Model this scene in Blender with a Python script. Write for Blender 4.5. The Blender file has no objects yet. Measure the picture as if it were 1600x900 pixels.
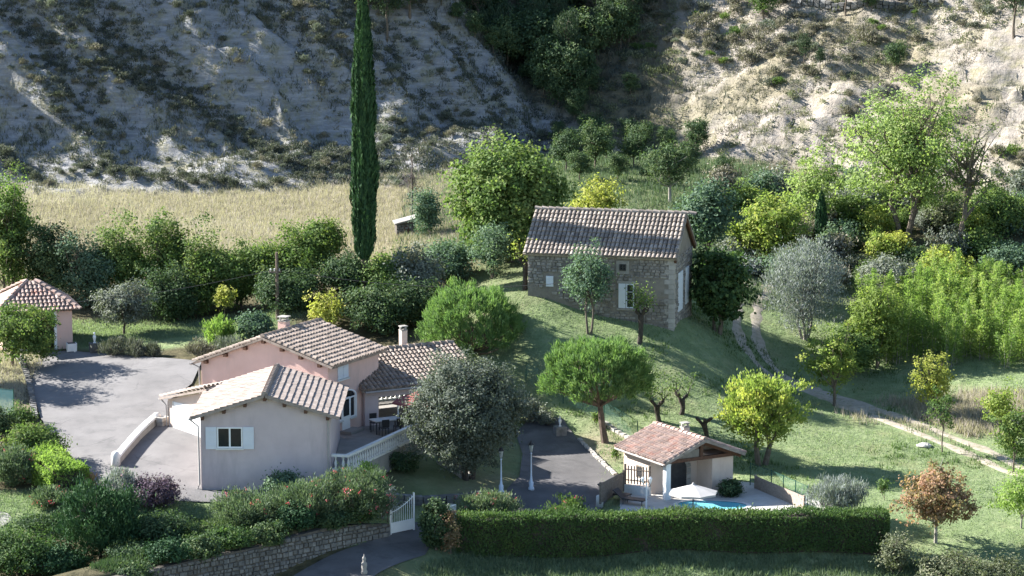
import bpy, bmesh, math, random
import numpy as np
from mathutils import Matrix, Vector
from mathutils.geometry import delaunay_2d_cdt

# ------------------------------------------------------------------ camera, world, sun, exposure
scene = bpy.context.scene
R = math.radians
CAMZ, PITCH = 34.0, R(9.0)
cam_data = bpy.data.cameras.new('camera'); cam = bpy.data.objects.new('camera', cam_data)
scene.collection.objects.link(cam); scene.camera = cam
cam.location = (0, 0, CAMZ); cam.rotation_euler = (R(90) - PITCH, 0, 0)
cam_data.sensor_width = 36; cam_data.lens = 36 * 4500 / 1600.0
cam_data.clip_start = 1; cam_data.clip_end = 2000
SUN_EL, SUN_AZ = R(31), R(20)            # azimuth: how far behind the left-hand side the sun stands
to_sun = Vector((-math.cos(SUN_AZ)*math.cos(SUN_EL), math.sin(SUN_AZ)*math.cos(SUN_EL), math.sin(SUN_EL)))
world = bpy.data.worlds.new('World'); scene.world = world; world.use_nodes = True
wn = world.node_tree; bg = wn.nodes['Background']
sky = wn.nodes.new('ShaderNodeTexSky'); sky.sky_type = 'NISHITA'; sky.sun_disc = False
sky.sun_elevation = SUN_EL; sky.sun_rotation = math.atan2(to_sun.x, to_sun.y)
sky.air_density = 1.0; sky.dust_density = 0.3; sky.ozone_density = 2.2
wn.links.new(sky.outputs[0], bg.inputs[0]); bg.inputs[1].default_value = 0.066
sun_d = bpy.data.lights.new('sun', 'SUN'); sun_d.energy = 5.0; sun_d.angle = R(0.53); sun_d.color = (1.0, 0.965, 0.91)
sun = bpy.data.objects.new('sun', sun_d); scene.collection.objects.link(sun)
sun.rotation_euler = to_sun.to_track_quat('Z', 'Y').to_euler(); sun.location = (-60, 200, 80)
vs = scene.view_settings; vs.view_transform = 'Standard'; vs.look = 'None'; vs.exposure = 2.0; vs.gamma = 1.0; vs.use_curve_mapping = False
scene.cycles.use_denoising = True
scene.cycles.max_bounces = 5; scene.cycles.diffuse_bounces = 2; scene.cycles.transmission_bounces = 4; scene.cycles.transparent_max_bounces = 8
rng = np.random.default_rng(7); random.seed(7)
COL = scene.collection

# ------------------------------------------------------------------ noise and the lie of the land
def hash3(ix, iy, iz):
    h = (ix.astype(np.int64)*374761393 + iy.astype(np.int64)*668265263 + iz.astype(np.int64)*2147483647) & 0xffffffff
    h = ((h ^ (h >> 13)) * 1274126177) & 0xffffffff
    return ((h ^ (h >> 16)) & 0xffff) / 65535.0
def vnoise(x, y, z=0.0):
    x, y, z = np.broadcast_arrays(np.asarray(x, float), np.asarray(y, float), np.asarray(z, float))
    fx, fy, fz = np.floor(x), np.floor(y), np.floor(z)
    u, v, w = x-fx, y-fy, z-fz
    u = u*u*(3-2*u); v = v*v*(3-2*v); w = w*w*(3-2*w)
    r = 0
    for dx in (0, 1):
        for dy in (0, 1):
            for dz in (0, 1):
                r = r + (u if dx else 1-u)*(v if dy else 1-v)*(w if dz else 1-w)*hash3(fx+dx, fy+dy, fz+dz)
    return r*2-1
def fbm(x, y, z=0.0, o=4):
    r, a, f = 0, .5, 1.0
    for i in range(o):
        r = r + a*vnoise(x*f + 17.3*i, y*f - 9.1*i, z*f if i else z); a *= .5; f *= 2.03
    return r
def sstep(a, b, x):
    t = np.clip((x-a)/(b-a), 0, 1); return t*t*(3-2*t)
def smax(a, b, k):
    h = np.clip(.5 + .5*(a-b)/k, 0, 1); return b*(1-h) + a*h + k*h*(1-h)
# surveyed spot heights (x, y, z)
SURVEY = [(-25.24, 138, -2.23), (-17.35, 138, -2.23), (-11.72, 138.6, -2.36), (-6.99, 139, -2), (-1.28, 140, -2.76), (6.44, 140.9, -2.99), (12.91, 141.2, -3.07), (19.37, 141.2, -3.07), (25.79, 141, -3.02), (-5.73, 143.6, -1.71), (-1.35, 148, -1.39), (1.73, 152, -0.93), (3.21, 157, -0.69), (1.85, 163, -0.12), (0.75, 166.5, 0.37), (7.78, 142, -2.21), (14.64, 142.5, -2.34), (21.84, 145, -2.26), (14, 158, -1.09), (23.67, 163, -0.8), (19.25, 170, -0.02), (15.74, 174, 0.86), (14.91, 178.5, 2.06), (14.85, 183, 2.93), (9.94, 173, 4.47), (1.38, 175.5, 6.4), (7.68, 170, 2.8), (3.9, 173, 4.63), (1.9, 168, 3.17), (5.42, 161.5, -0.52), (5.62, 165.5, 0.58), (7.57, 167.3, 1.76), (27.62, 160, -1.28), (27.34, 150, -1.87), (30.44, 168, 0.07), (31.98, 177, 1.51), (29.48, 187, 3.1), (27.38, 200, 5.69), (35.58, 198, 4.89), (16.24, 190, 3.91), (17.15, 201, 5.13), (4.5, 201, 7.64), (4.96, 222, 8.28), (11.37, 203, 7.37), (-15.72, 147, 0.05), (-11.37, 147, -0.05), (-18.16, 155.5, 1.48), (-21.2, 150.5, 0.64), (-24.24, 152.5, 0.66), (-27.35, 161, 1.48), (-27.11, 174, 2.54), (-19.04, 168.5, 2.69), (-20.53, 165, 2.2), (-24.22, 179, 2.75), (-18.66, 176, 2.91), (-31.08, 172, 2.43), (-27.93, 158, 1.36), (-26.24, 144, -0.43), (-16.43, 144.3, -0.4), (-21.39, 144.5, -0.21), (-2.07, 151.5, -0.39), (-3.84, 170, 2.8), (-7.72, 171, 2.61), (-6.42, 178, 3.78), (-29.31, 186, 3.69), (-20.94, 186, 3.69), (-10.36, 184, 4.02), (-9.61, 182, 6.21), (-22.12, 197, 5.26), (-33.18, 197, 5.04), (-7.54, 200, 6.14), (-23.75, 212, 6.19), (-36.1, 215, 6.77), (-11.29, 210, 6.22), (-4.33, 193, 6.5), (-3.26, 181, 5.74), (-55, 262, 7), (-20, 262, 7), (20, 262, 7), (55, 262, 7), (-55, 235, 7), (55, 235, 6.5), (-55, 180, 5), (-55, 150, 2), (55, 150, -2.5), (55, 190, 3.5)]
_S = np.array(SURVEY, float)
def _tps(d2): return np.where(d2 > 1e-9, d2*np.log(np.maximum(d2, 1e-9)), 0.0)
_n = len(_S)
_K = _tps(((_S[:, None, :2] - _S[None, :, :2])**2).sum(-1)) + np.eye(_n)*6.0
_P = np.c_[np.ones(_n), _S[:, :2]]
_A = np.block([[_K, _P], [_P.T, np.zeros((3, 3))]])
_W = np.linalg.solve(_A, np.r_[_S[:, 2], 0, 0, 0])
def base_h(x, y):
    x = np.asarray(x, float); y = np.asarray(y, float)
    xc = np.clip(x, -55, 55); yc = np.clip(y, 128, 262)
    r = _W[_n] + _W[_n+1]*xc + _W[_n+2]*yc
    for i in range(_n):
        r = r + _W[i]*_tps((xc-_S[i, 0])**2 + (yc-_S[i, 1])**2)
    return r + (y-yc)*np.where(y > 200, 0.0, .12)
WALL_A, WALL_B = np.array([-20.17, 131.51]), np.array([-6.25, 143.35])     # foot of the roadside retaining wall
_wd = (WALL_B-WALL_A)/np.linalg.norm(WALL_B-WALL_A); _wn = np.array([-_wd[1], _wd[0]])
def hills(x, y):
    wx = x + 3*fbm(x*.06, y*.06, 3.1); wy = y + 3*fbm(x*.06+40, y*.06, 7.7)
    # shaded marl spur on the left, falling to the gully
    A = y + np.interp(x, [-190, -60, -38, -12, -8, 6, 20, 190], [-185, -210.5, -215.6, -221.0, -222.0, -228.4, -236, -330])
    u = .41*wx + .91*wy
    ribs = np.abs(((u/6.5) % 1.0)*2-1)
    q = (.66*wx+.75*wy)/7.0 + .8*fbm(x*.08, y*.08, 15.0, 3); rav = np.abs((q % 1.0)*2-1); q2 = .55*(np.abs(((q*3.3+.4*fbm(x*.3, y*.3, 18.0, 2)) % 1.0)*2-1)-.5)
    A = A + .9*(ribs-.5) + (1.5*sstep(4, -22, x)+.35)*(rav-.5) + q2 + .7*fbm(x*.22, y*.22, 1.0, 4) + .8*fbm(x*.75, y*.75, 5.0, 3)
    d = .615*(x-4.2) + .789*(y-236.0)
    A = A - 1.25*np.maximum(0, d + .8*fbm(x*.25, y*.25, 2.0))
    # low sunlit hummocks along its foot
    B = 6.45 + .30*(y-216.3-.10*(x+38)) + 1.2*fbm(x*.3, y*.3, 9.0, 4)
    B = np.where(x < 8, np.minimum(B, 10.2 + .3*fbm(x*.5, y*.5, 4.4)), -5) - 1.0*np.maximum(0, x+1.5)
    # wooded slope behind the gully
    F = 10.0 + .50*(y-240) + .8*fbm(x*.15, y*.15, 11.0)
    # sunlit slope on the right
    Rr = 6.8 + .30*(x-38) + .58*(y-213.5) - .018*np.maximum(0, x-12)**1.0*0
    Rr = Rr + 1.6*fbm(wx*.12, wy*.12, 21.0) + .8*fbm(x*.5, y*.5, 23.0, 4)
    st = np.round(Rr/1.3)*1.3
    Rr = Rr + (st-Rr)*.45*sstep(.05, .45, fbm(x*.1, y*.1, 31.0, 2)+.12) 
    Rr = np.where(y > 262, np.minimum(Rr, 40+.1*(y-262)), Rr)
    h = smax(smax(A, B, 1.2), smax(F, Rr, 1.0), .5)
    return np.minimum(h, 75 + 2*fbm(x*.05, y*.05, 3))
def pad_w(x, y, pts, soft):
    # soft mask of a convex polygon (counter-clockwise)
    d = np.full(np.shape(x), 1e9)
    for i in range(len(pts)):
        ax, ay = pts[i]; bx, by = pts[(i+1) % len(pts)]
        L = math.hypot(bx-ax, by-ay)
        d = np.minimum(d, ((bx-ax)*(y-ay) - (by-ay)*(x-ax))/L)
    return sstep(-soft, 0, d)
POOL_PAD = [(5.6, 146.2), (9.2, 144.6), (17.6, 148.0), (13.2, 154.2), (8.5, 156.4), (5.8, 151.0)]
HOUSE_PAD = [(-10.5, 155.5), (-5.5, 155.0), (-1.3, 161.5), (-4.8, 168.6), (-12.5, 165.5)]
def H(x, y):
    x = np.asarray(x, float); y = np.asarray(y, float)
    b = base_h(x, y)
    # roadside bank held by the retaining wall
    s = (x-WALL_A[0])*_wd[0] + (y-WALL_A[1])*_wd[1]; d = (x-WALL_A[0])*_wn[0] + (y-WALL_A[1])*_wn[1]
    L = np.linalg.norm(WALL_B-WALL_A)
    raise_ = (2.15 - .115*np.clip(s-6, -6, 14)) * sstep(.1, .35, d) * (1 - sstep(1.0, 7.0, d)) * (1-sstep(L+.1, L+1.2, s))
    b = b + np.maximum(raise_, 0)
    w = pad_w(x, y, POOL_PAD, 1.2); b = b*(1-w) + (-1.26)*w
    w2 = pad_w(x, y, HOUSE_PAD, 1.5); b = b*(1-w2) + np.minimum(b, .82)*w2
    rough = .05*fbm(x*.5, y*.5, 2.0, 3) * (1 - pave_w(x, y)) * (1-w)
    h = hills(x, y)
    return smax(b + rough, h, .6)
def hillmask(x, y):
    return sstep(-.4, .5, hills(x, y) - base_h(x, y))
PAVE = [[(-27.5, 152.0), (-21.5, 148.8), (-16.0, 145.6), (-16.0, 171), (-19, 177), (-27.5, 174)]]
def pave_w(x, y):
    w = 0
    for p in PAVE: w = np.maximum(w, pad_w(x, y, p, 1.5))
    return np.maximum(w, sstep(4.5, 2.5, np.abs(x-(1.2)))*sstep(142, 145, y)*sstep(166, 163, y))
def hz(x, y): return float(H(np.array([x]), np.array([y]))[0])
# ------------------------------------------------------------------ materials
def nodes_of(name):
    m = bpy.data.materials.new(name); m.use_nodes = True
    return m, m.node_tree, m.node_tree.nodes['Principled BSDF']
def N(nt, t, **kw):
    n = nt.nodes.new(t)
    for k, v in kw.items():
        if k in n.inputs.keys(): n.inputs[k].default_value = v
        else: setattr(n, k, v)
    return n
def ramp(nt, stops):
    r = nt.nodes.new('ShaderNodeValToRGB'); e = r.color_ramp.elements
    while len(e) < len(stops): e.new(.5)
    for el, (p, c) in zip(e, stops): el.position = p; el.color = (*c, 1)
    return r
def surf(name, c1, c2, scale=4.0, c3=None, rough=.85, bump=.25, bscale=30.0, detail=6, spec=.25, stain=None, rand=0.0, metallic=0.0):
    m, nt, b = nodes_of(name)
    co = N(nt, 'ShaderNodeNewGeometry'); pos = co.outputs['Position']
    n1 = N(nt, 'ShaderNodeTexNoise', Scale=scale, Detail=detail, Roughness=.62); nt.links.new(pos, n1.inputs['Vector'])
    st = [(.32, c1), (.68, c2)] if c3 is None else [(.28, c1), (.5, c2), (.72, c3)]
    r = ramp(nt, st); nt.links.new(n1.outputs[0], r.inputs[0]); col = r.outputs[0]
    if stain:
        n3 = N(nt, 'ShaderNodeTexNoise', Scale=stain[1], Detail=5.0, Roughness=.7)
        mp = N(nt, 'ShaderNodeMapping'); mp.inputs['Scale'].default_value = (1, 1, stain[2] if len(stain) > 2 else 1)
        nt.links.new(pos, mp.inputs[0]); nt.links.new(mp.outputs[0], n3.inputs['Vector'])
        rr = ramp(nt, [(.52, (0, 0, 0)), (.72, (1, 1, 1))]); nt.links.new(n3.outputs[0], rr.inputs[0])
        mx = N(nt, 'ShaderNodeMix', data_type='RGBA'); mx.inputs['B'].default_value = (*stain[0], 1)
        mu = N(nt, 'ShaderNodeMath', operation='MULTIPLY'); mu.inputs[1].default_value = .85
        nt.links.new(rr.outputs[0], mu.inputs[0]); nt.links.new(mu.outputs[0], mx.inputs[0]); nt.links.new(col, mx.inputs[6]); col = mx.outputs[2]
        mx.inputs[7].default_value = (*stain[0], 1)
    if rand:
        oi = N(nt, 'ShaderNodeObjectInfo'); at = N(nt, 'ShaderNodeAttribute', attribute_name='var')
        ad = N(nt, 'ShaderNodeMath', operation='ADD'); nt.links.new(oi.outputs['Random'], ad.inputs[0]); nt.links.new(at.outputs['Fac'], ad.inputs[1])
        fr = N(nt, 'ShaderNodeMath', operation='FRACT'); nt.links.new(ad.outputs[0], fr.inputs[0])
        mr = N(nt, 'ShaderNodeMapRange'); mr.inputs[3].default_value = 1-rand; mr.inputs[4].default_value = 1+rand
        nt.links.new(fr.outputs[0], mr.inputs[0])
        hs = N(nt, 'ShaderNodeHueSaturation'); nt.links.new(col, hs.inputs['Color']); nt.links.new(mr.outputs[0], hs.inputs['Value']); col = hs.outputs[0]
    nt.links.new(col, b.inputs['Base Color'])
    b.inputs['Roughness'].default_value = rough; b.inputs['Specular IOR Level'].default_value = spec; b.inputs['Metallic'].default_value = metallic
    if bump:
        n2 = N(nt, 'ShaderNodeTexNoise', Scale=bscale, Detail=4.0); nt.links.new(pos, n2.inputs['Vector'])
        bp = N(nt, 'ShaderNodeBump', Strength=bump, Distance=.05); nt.links.new(n2.outputs[0], bp.inputs['Height']); nt.links.new(bp.outputs[0], b.inputs['Normal'])
    return m
def leafmat(name, c1, c2, c3=None, trans=.35, rough=.5, k=1.28):
    c1, c2, c3 = [None if c is None else (min(.75, c[0]*k*.97), min(.75, c[1]*k), min(.75, c[2]*k*1.25+.006)) for c in (c1, c2, c3)]
    m, nt, b = nodes_of(name)
    at = N(nt, 'ShaderNodeAttribute', attribute_name='var'); oi = N(nt, 'ShaderNodeObjectInfo')
    mr = N(nt, 'ShaderNodeMapRange'); mr.inputs[3].default_value = -.14; mr.inputs[4].default_value = .14; nt.links.new(oi.outputs['Random'], mr.inputs[0])
    ad = N(nt, 'ShaderNodeMath', operation='ADD', use_clamp=True); nt.links.new(at.outputs['Fac'], ad.inputs[0]); nt.links.new(mr.outputs[0], ad.inputs[1])
    r = ramp(nt, [(0.05, c1), (.95, c2)] if c3 is None else [(0.05, c1), (.62, c2), (.97, c3)])
    nt.links.new(ad.outputs[0], r.inputs[0]); nt.links.new(r.outputs[0], b.inputs['Base Color'])
    b.inputs['Roughness'].default_value = .7; b.inputs['Specular IOR Level'].default_value = .12
    tr = N(nt, 'ShaderNodeBsdfTranslucent'); gm = N(nt, 'ShaderNodeMix', data_type='RGBA', blend_type='MULTIPLY'); gm.inputs[0].default_value = 1
    nt.links.new(r.outputs[0], gm.inputs[6]); gm.inputs[7].default_value = (1.35, 1.5, .85, 1); nt.links.new(gm.outputs[2], tr.inputs[0])
    mx = N(nt, 'ShaderNodeMixShader'); mx.inputs[0].default_value = trans
    nt.links.new(b.outputs[0], mx.inputs[1]); nt.links.new(tr.outputs[0], mx.inputs[2])
    nt.links.new(mx.outputs[0], nt.nodes['Material Output'].inputs[0])
    return m
M = {}
M['plaster'] = surf('plaster', (0.508, 0.425, 0.431), (0.573, 0.483, 0.486), 1.2, bump=.25, bscale=60, stain=((0.412, 0.347, 0.35), .8, .2))
M['plaster_pink'] = surf('plaster_pink', (0.648, 0.443, 0.378), (0.713, 0.497, 0.432), 1.0, bump=.25, bscale=60, stain=((0.562, 0.4, 0.346), .9, .25))
M['plaster_cream'] = surf('plaster_cream', (0.589, 0.465, 0.389), (0.646, 0.522, 0.437), 1.0, bump=.2, bscale=60, stain=((0.494, 0.38, 0.314), 1.1, .3))
M['white_paint'] = surf('white_paint', (.76, .76, .75), (.82, .82, .81), 3, rough=.5, bump=.03)
M['white_stone'] = surf('white_stone', (0.594, 0.585, 0.558), (0.684, 0.675, 0.648), 5, rough=.7, bump=.1, stain=((0.45, 0.441, 0.396), 2.5, 1))
M['shutter'] = surf('shutter_paint', (.60, .63, .68), (.66, .69, .74), 2, rough=.5, bump=.03)
M['glass'] = surf('window_glass', (.015, .018, .02), (.03, .032, .035), 1.5, rough=.06, bump=0, spec=.6)
M['wood_dark'] = surf('dark_wood', (.07, .035, .022), (.13, .065, .04), 6, rough=.7, bump=.2)
M['wood_grey'] = surf('weathered_wood', (.14, .115, .09), (.24, .20, .165), 8, rough=.85, bump=.25)
M['pole_wood'] = surf('pole_wood', (.10, .075, .06), (.19, .15, .12), 6, rough=.9, bump=.25)
M['gutter'] = surf('gutter_metal', (.30, .28, .27), (.40, .37, .35), 4, rough=.5, bump=0)
M['tile_grey'] = surf('roof_tile_weathered', (0.19, 0.148, 0.122), (0.281, 0.227, 0.19), 2.2, c3=(0.342, 0.284, 0.245), bump=.3, bscale=40, rand=.22, stain=((0.0912, 0.0792, 0.0612), 3.5, 1))
M['tile_pale'] = surf('roof_tile_pale', (0.259, 0.209, 0.18), (0.31, 0.256, 0.223), 2.0, c3=(0.346, 0.295, 0.263), bump=.25, bscale=40, rand=.13, stain=((0.194, 0.162, 0.137), 2.5, 1))
M['tile_old'] = surf('roof_tile_old', (0.179, 0.147, 0.127), (0.258, 0.221, 0.19), 2.4, c3=(0.319, 0.283, 0.25), bump=.3, bscale=40, rand=.26, stain=((0.122, 0.103, 0.0845), 3.0, 1))
M['tile_red'] = surf('roof_tile_red', (0.272, 0.188, 0.16), (0.336, 0.256, 0.22), 1.6, c3=(0.36, 0.176, 0.132), bump=.3, bscale=40, rand=.25, stain=((0.2, 0.16, 0.136), 3.0, 1))
M['stone'] = surf('rubble_stone', (0.147, 0.135, 0.121), (0.241, 0.223, 0.202), 3.0, c3=(0.296, 0.276, 0.253), bump=.5, bscale=25, rand=.3)
M['stone_pale'] = surf('dressed_stone', (0.288, 0.272, 0.248), (0.384, 0.36, 0.328), 3.0, bump=.35, bscale=25, rand=.2)
M['mortar'] = surf('lime_mortar', (0.179, 0.16, 0.136), (0.253, 0.227, 0.197), 2.0, bump=.4, bscale=20, stain=((0.12, 0.107, 0.094), 1.3, 1))
M['stone_grey'] = surf('grey_wall_stone', (0.0864, 0.0864, 0.0828), (0.151, 0.148, 0.14), 3.0, c3=(0.209, 0.202, 0.191), bump=.5, bscale=25, rand=.3)
M['joint_dark'] = surf('earth_joint', (.07, .062, .052), (.12, .105, .09), 4, bump=.4)
M['asphalt'] = surf('worn_asphalt', (0.144, 0.138, 0.136), (0.195, 0.186, 0.183), .5, bump=.25, bscale=120, rough=.9, stain=((0.117, 0.113, 0.113), .7, 1))
def add_cracks(m, c):
    nt = m.node_tree; b = nt.nodes['Principled BSDF']; pos = N(nt, 'ShaderNodeNewGeometry').outputs['Position']; old = b.inputs['Base Color'].links[0].from_socket
    nz = N(nt, 'ShaderNodeTexNoise', Scale=.9, Detail=4.0); nt.links.new(pos, nz.inputs['Vector'])
    ad = N(nt, 'ShaderNodeMix', data_type='VECTOR'); ad.inputs[0].default_value = .35; nt.links.new(pos, ad.inputs[4]); nt.links.new(nz.outputs[1], ad.inputs[5])
    vo = N(nt, 'ShaderNodeTexVoronoi', feature='DISTANCE_TO_EDGE', Scale=.42); nt.links.new(ad.outputs[1], vo.inputs['Vector'])
    r = ramp(nt, [(.0, (1, 1, 1)), (.014, (0, 0, 0))]); nt.links.new(vo.outputs[0], r.inputs[0])
    n2 = N(nt, 'ShaderNodeTexNoise', Scale=.35, Detail=2.0); nt.links.new(pos, n2.inputs['Vector']); r2 = ramp(nt, [(.45, (0, 0, 0)), (.6, (.45, .45, .45))]); nt.links.new(n2.outputs[0], r2.inputs[0])
    mu = N(nt, 'ShaderNodeMath', operation='MULTIPLY'); nt.links.new(r.outputs[0], mu.inputs[0]); nt.links.new(r2.outputs[0], mu.inputs[1])
    mx = N(nt, 'ShaderNodeMix', data_type='RGBA'); nt.links.new(mu.outputs[0], mx.inputs[0]); nt.links.new(old, mx.inputs[6]); mx.inputs[7].default_value = (*c, 1); nt.links.new(mx.outputs[2], b.inputs['Base Color'])
add_cracks(M['asphalt'], (.07, .068, .066))
M['asphalt_dark'] = surf('road_asphalt', (0.0924, 0.0886, 0.0886), (0.139, 0.132, 0.131), .6, bump=.25, bscale=120, rough=.9, stain=((0.0693, 0.0678, 0.0678), .8, 1))
M['concrete'] = surf('concrete', (0.238, 0.224, 0.21), (0.294, 0.28, 0.259), 1.0, bump=.2, bscale=60, stain=((0.189, 0.175, 0.161), 1.2, 1))
M['paving'] = surf('pale_paving', (0.425, 0.399, 0.365), (0.51, 0.484, 0.451), 1.2, bump=.2, bscale=40, stain=((0.357, 0.332, 0.297), 1.5, 1))
M['track'] = surf('stony_track', (0.281, 0.242, 0.187), (0.391, 0.344, 0.281), 2.2, bump=.5, bscale=18, stain=((0.136, 0.145, 0.0638), 1.4, 1))
M['metal_green'] = surf('green_metal', (.015, .06, .045), (.02, .08, .06), 4, rough=.5, bump=0)
M['metal_dark'] = surf('dark_metal', (.03, .03, .032), (.05, .05, .052), 4, rough=.45, bump=0)
M['lamp_paint'] = surf('lamp_paint', (.52, .58, .68), (.60, .66, .75), 4, rough=.45, bump=0)
M['lantern_glass'] = surf('lantern_glass', (.32, .34, .33), (.42, .44, .43), 4, rough=.2, bump=0)
M['canvas'] = surf('parasol_canvas', (0.408, 0.391, 0.374), (0.459, 0.442, 0.425), 2, rough=.9, bump=.1)
M['canvas_red'] = surf('red_canvas', (.20, .065, .06), (.25, .085, .075), 2, rough=.9, bump=.1)
M['rock'] = surf('pale_rock', (0.384, 0.36, 0.328), (0.496, 0.472, 0.44), 2.0, bump=.6, bscale=9)
M['bark'] = surf('bark', (.085, .068, .052), (.17, .14, .11), 5, bump=.6, bscale=22)
M['bark_pale'] = surf('pale_bark', (.20, .18, .155), (.32, .295, .26), 4, bump=.5, bscale=20)
M['bark_red'] = surf('pine_bark', (.085, .062, .05), (.16, .12, .095), 5, bump=.6, bscale=18)
M['bark_black'] = surf('pollard_bark', (.032, .027, .023), (.075, .062, .05), 4, bump=.7, bscale=14)
M['reed'] = surf('reed_screen', (.24, .19, .15), (.36, .30, .25), 9, bump=.3)
m, nt, b = nodes_of('pool_water'); M['water'] = m
b.inputs['Base Color'].default_value = (.16, .50, .58, 1); b.inputs['Roughness'].default_value = .1; b.inputs['IOR'].default_value = 1.33
nz = N(nt, 'ShaderNodeTexNoise', Scale=2.5, Detail=3.0); bp = N(nt, 'ShaderNodeBump', Strength=.12, Distance=.1); nt.links.new(nz.outputs[0], bp.inputs['Height']); nt.links.new(bp.outputs[0], b.inputs['Normal'])
def mesh_net(name, c, alpha):
    m, nt, b = nodes_of(name); b.inputs['Base Color'].default_value = (*c, 1); b.inputs['Roughness'].default_value = .6
    tr = N(nt, 'ShaderNodeBsdfTransparent'); mx = N(nt, 'ShaderNodeMixShader'); mx.inputs[0].default_value = alpha
    nt.links.new(tr.outputs[0], mx.inputs[1]); nt.links.new(b.outputs[0], mx.inputs[2]); nt.links.new(mx.outputs[0], nt.nodes['Material Output'].inputs[0])
    return m
M['net'] = mesh_net('wire_netting', (.10, .22, .18), .16)
M['net_teal'] = mesh_net('teal_netting', (.13, .30, .30), .62)
L = {}
L['broad'] = leafmat('leaf_mid_green', (.045, .078, .020), (.085, .125, .028), (.15, .18, .035))
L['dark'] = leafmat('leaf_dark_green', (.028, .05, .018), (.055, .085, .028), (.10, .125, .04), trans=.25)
L['lime'] = leafmat('leaf_round_tree', (.065, .105, .025), (.11, .155, .035), (.19, .215, .06), trans=.36)
L['yellow'] = leafmat('leaf_yellow_green', (.11, .15, .03), (.18, .22, .045), (.30, .29, .06), trans=.42)
L['gold'] = leafmat('leaf_gold', (.16, .18, .035), (.26, .26, .05), (.36, .33, .08), trans=.42, k=1.3)
L['olive'] = leafmat('leaf_olive', (.085, .095, .058), (.14, .15, .095), (.21, .215, .14), trans=.2, k=1.3)
L['oak'] = leafmat('leaf_oak', (.06, .072, .042), (.105, .118, .072), (.175, .185, .12), trans=.2, k=1.25)
L['silver'] = leafmat('leaf_silver', (.14, .155, .115), (.21, .225, .17), (.29, .30, .24), trans=.2, k=1.2)
L['pine'] = leafmat('needle_pine', (.065, .115, .03), (.115, .175, .045), (.19, .25, .075), trans=.35)
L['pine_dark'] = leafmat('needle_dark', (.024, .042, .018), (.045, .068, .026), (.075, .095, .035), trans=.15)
L['cypress'] = leafmat('needle_cypress', (.018, .042, .014), (.032, .068, .02), (.05, .095, .026), trans=.12)
L['hedge'] = leafmat('leaf_hedge', (.026, .052, .014), (.052, .088, .022), (.09, .125, .03), trans=.3)
L['bright'] = leafmat('leaf_bright', (.10, .17, .03), (.165, .24, .045), (.24, .30, .07), trans=.42, k=1.1)
L['oleander'] = leafmat('leaf_oleander', (.045, .07, .03), (.085, .115, .05), (.14, .165, .075), trans=.25)
L['purple'] = leafmat('leaf_purple', (.045, .03, .035), (.085, .055, .062), (.13, .10, .09), trans=.2, k=1.25)
L['rust'] = leafmat('leaf_rust', (.12, .12, .045), (.24, .15, .075), (.33, .19, .10), trans=.35, k=1.25)
L['bamboo'] = leafmat('leaf_bamboo', (.10, .155, .035), (.17, .235, .05), (.28, .31, .085), trans=.42, k=1.25)
L['poplar'] = leafmat('leaf_poplar', (.13, .18, .05), (.20, .25, .07), (.28, .31, .10), trans=.4)
L['blue'] = leafmat('leaf_blue_green', (.055, .09, .045), (.095, .14, .07), (.14, .185, .09), trans=.3)
L['shrub'] = leafmat('leaf_scrub', (.055, .062, .034), (.10, .105, .06), (.16, .155, .095), trans=.15, k=1.25)
L['scrub_dark'] = leafmat('leaf_scrub_dark', (.035, .042, .026), (.062, .07, .044), (.10, .105, .07), trans=.1, k=1.25)
L['bramble'] = leafmat('leaf_bramble', (.07, .08, .035), (.12, .13, .06), (.19, .18, .09), trans=.25, k=1.25)
L['shrub_dry'] = leafmat('leaf_dry_scrub', (.11, .10, .06), (.17, .155, .09), (.24, .21, .13), trans=.15, k=1.25)
L['twig'] = leafmat('bare_twigs', (.09, .075, .06), (.15, .125, .10), trans=0, k=1.25)
L['flower'] = leafmat('flower_red', (.45, .03, .05), (.60, .10, .12), (.65, .25, .26), trans=.3, k=1.25)
L['flower_pink'] = leafmat('flower_pink', (.40, .20, .22), (.50, .30, .32), trans=.3, k=1.25)
L['straw'] = leafmat('dry_grass', (.28, .235, .155), (.40, .345, .24), (.50, .445, .325), trans=.3, k=1.0)
L['grass'] = leafmat('green_grass', (.14, .185, .085), (.21, .255, .125), (.30, .33, .175), trans=.38, k=1.0)

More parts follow.
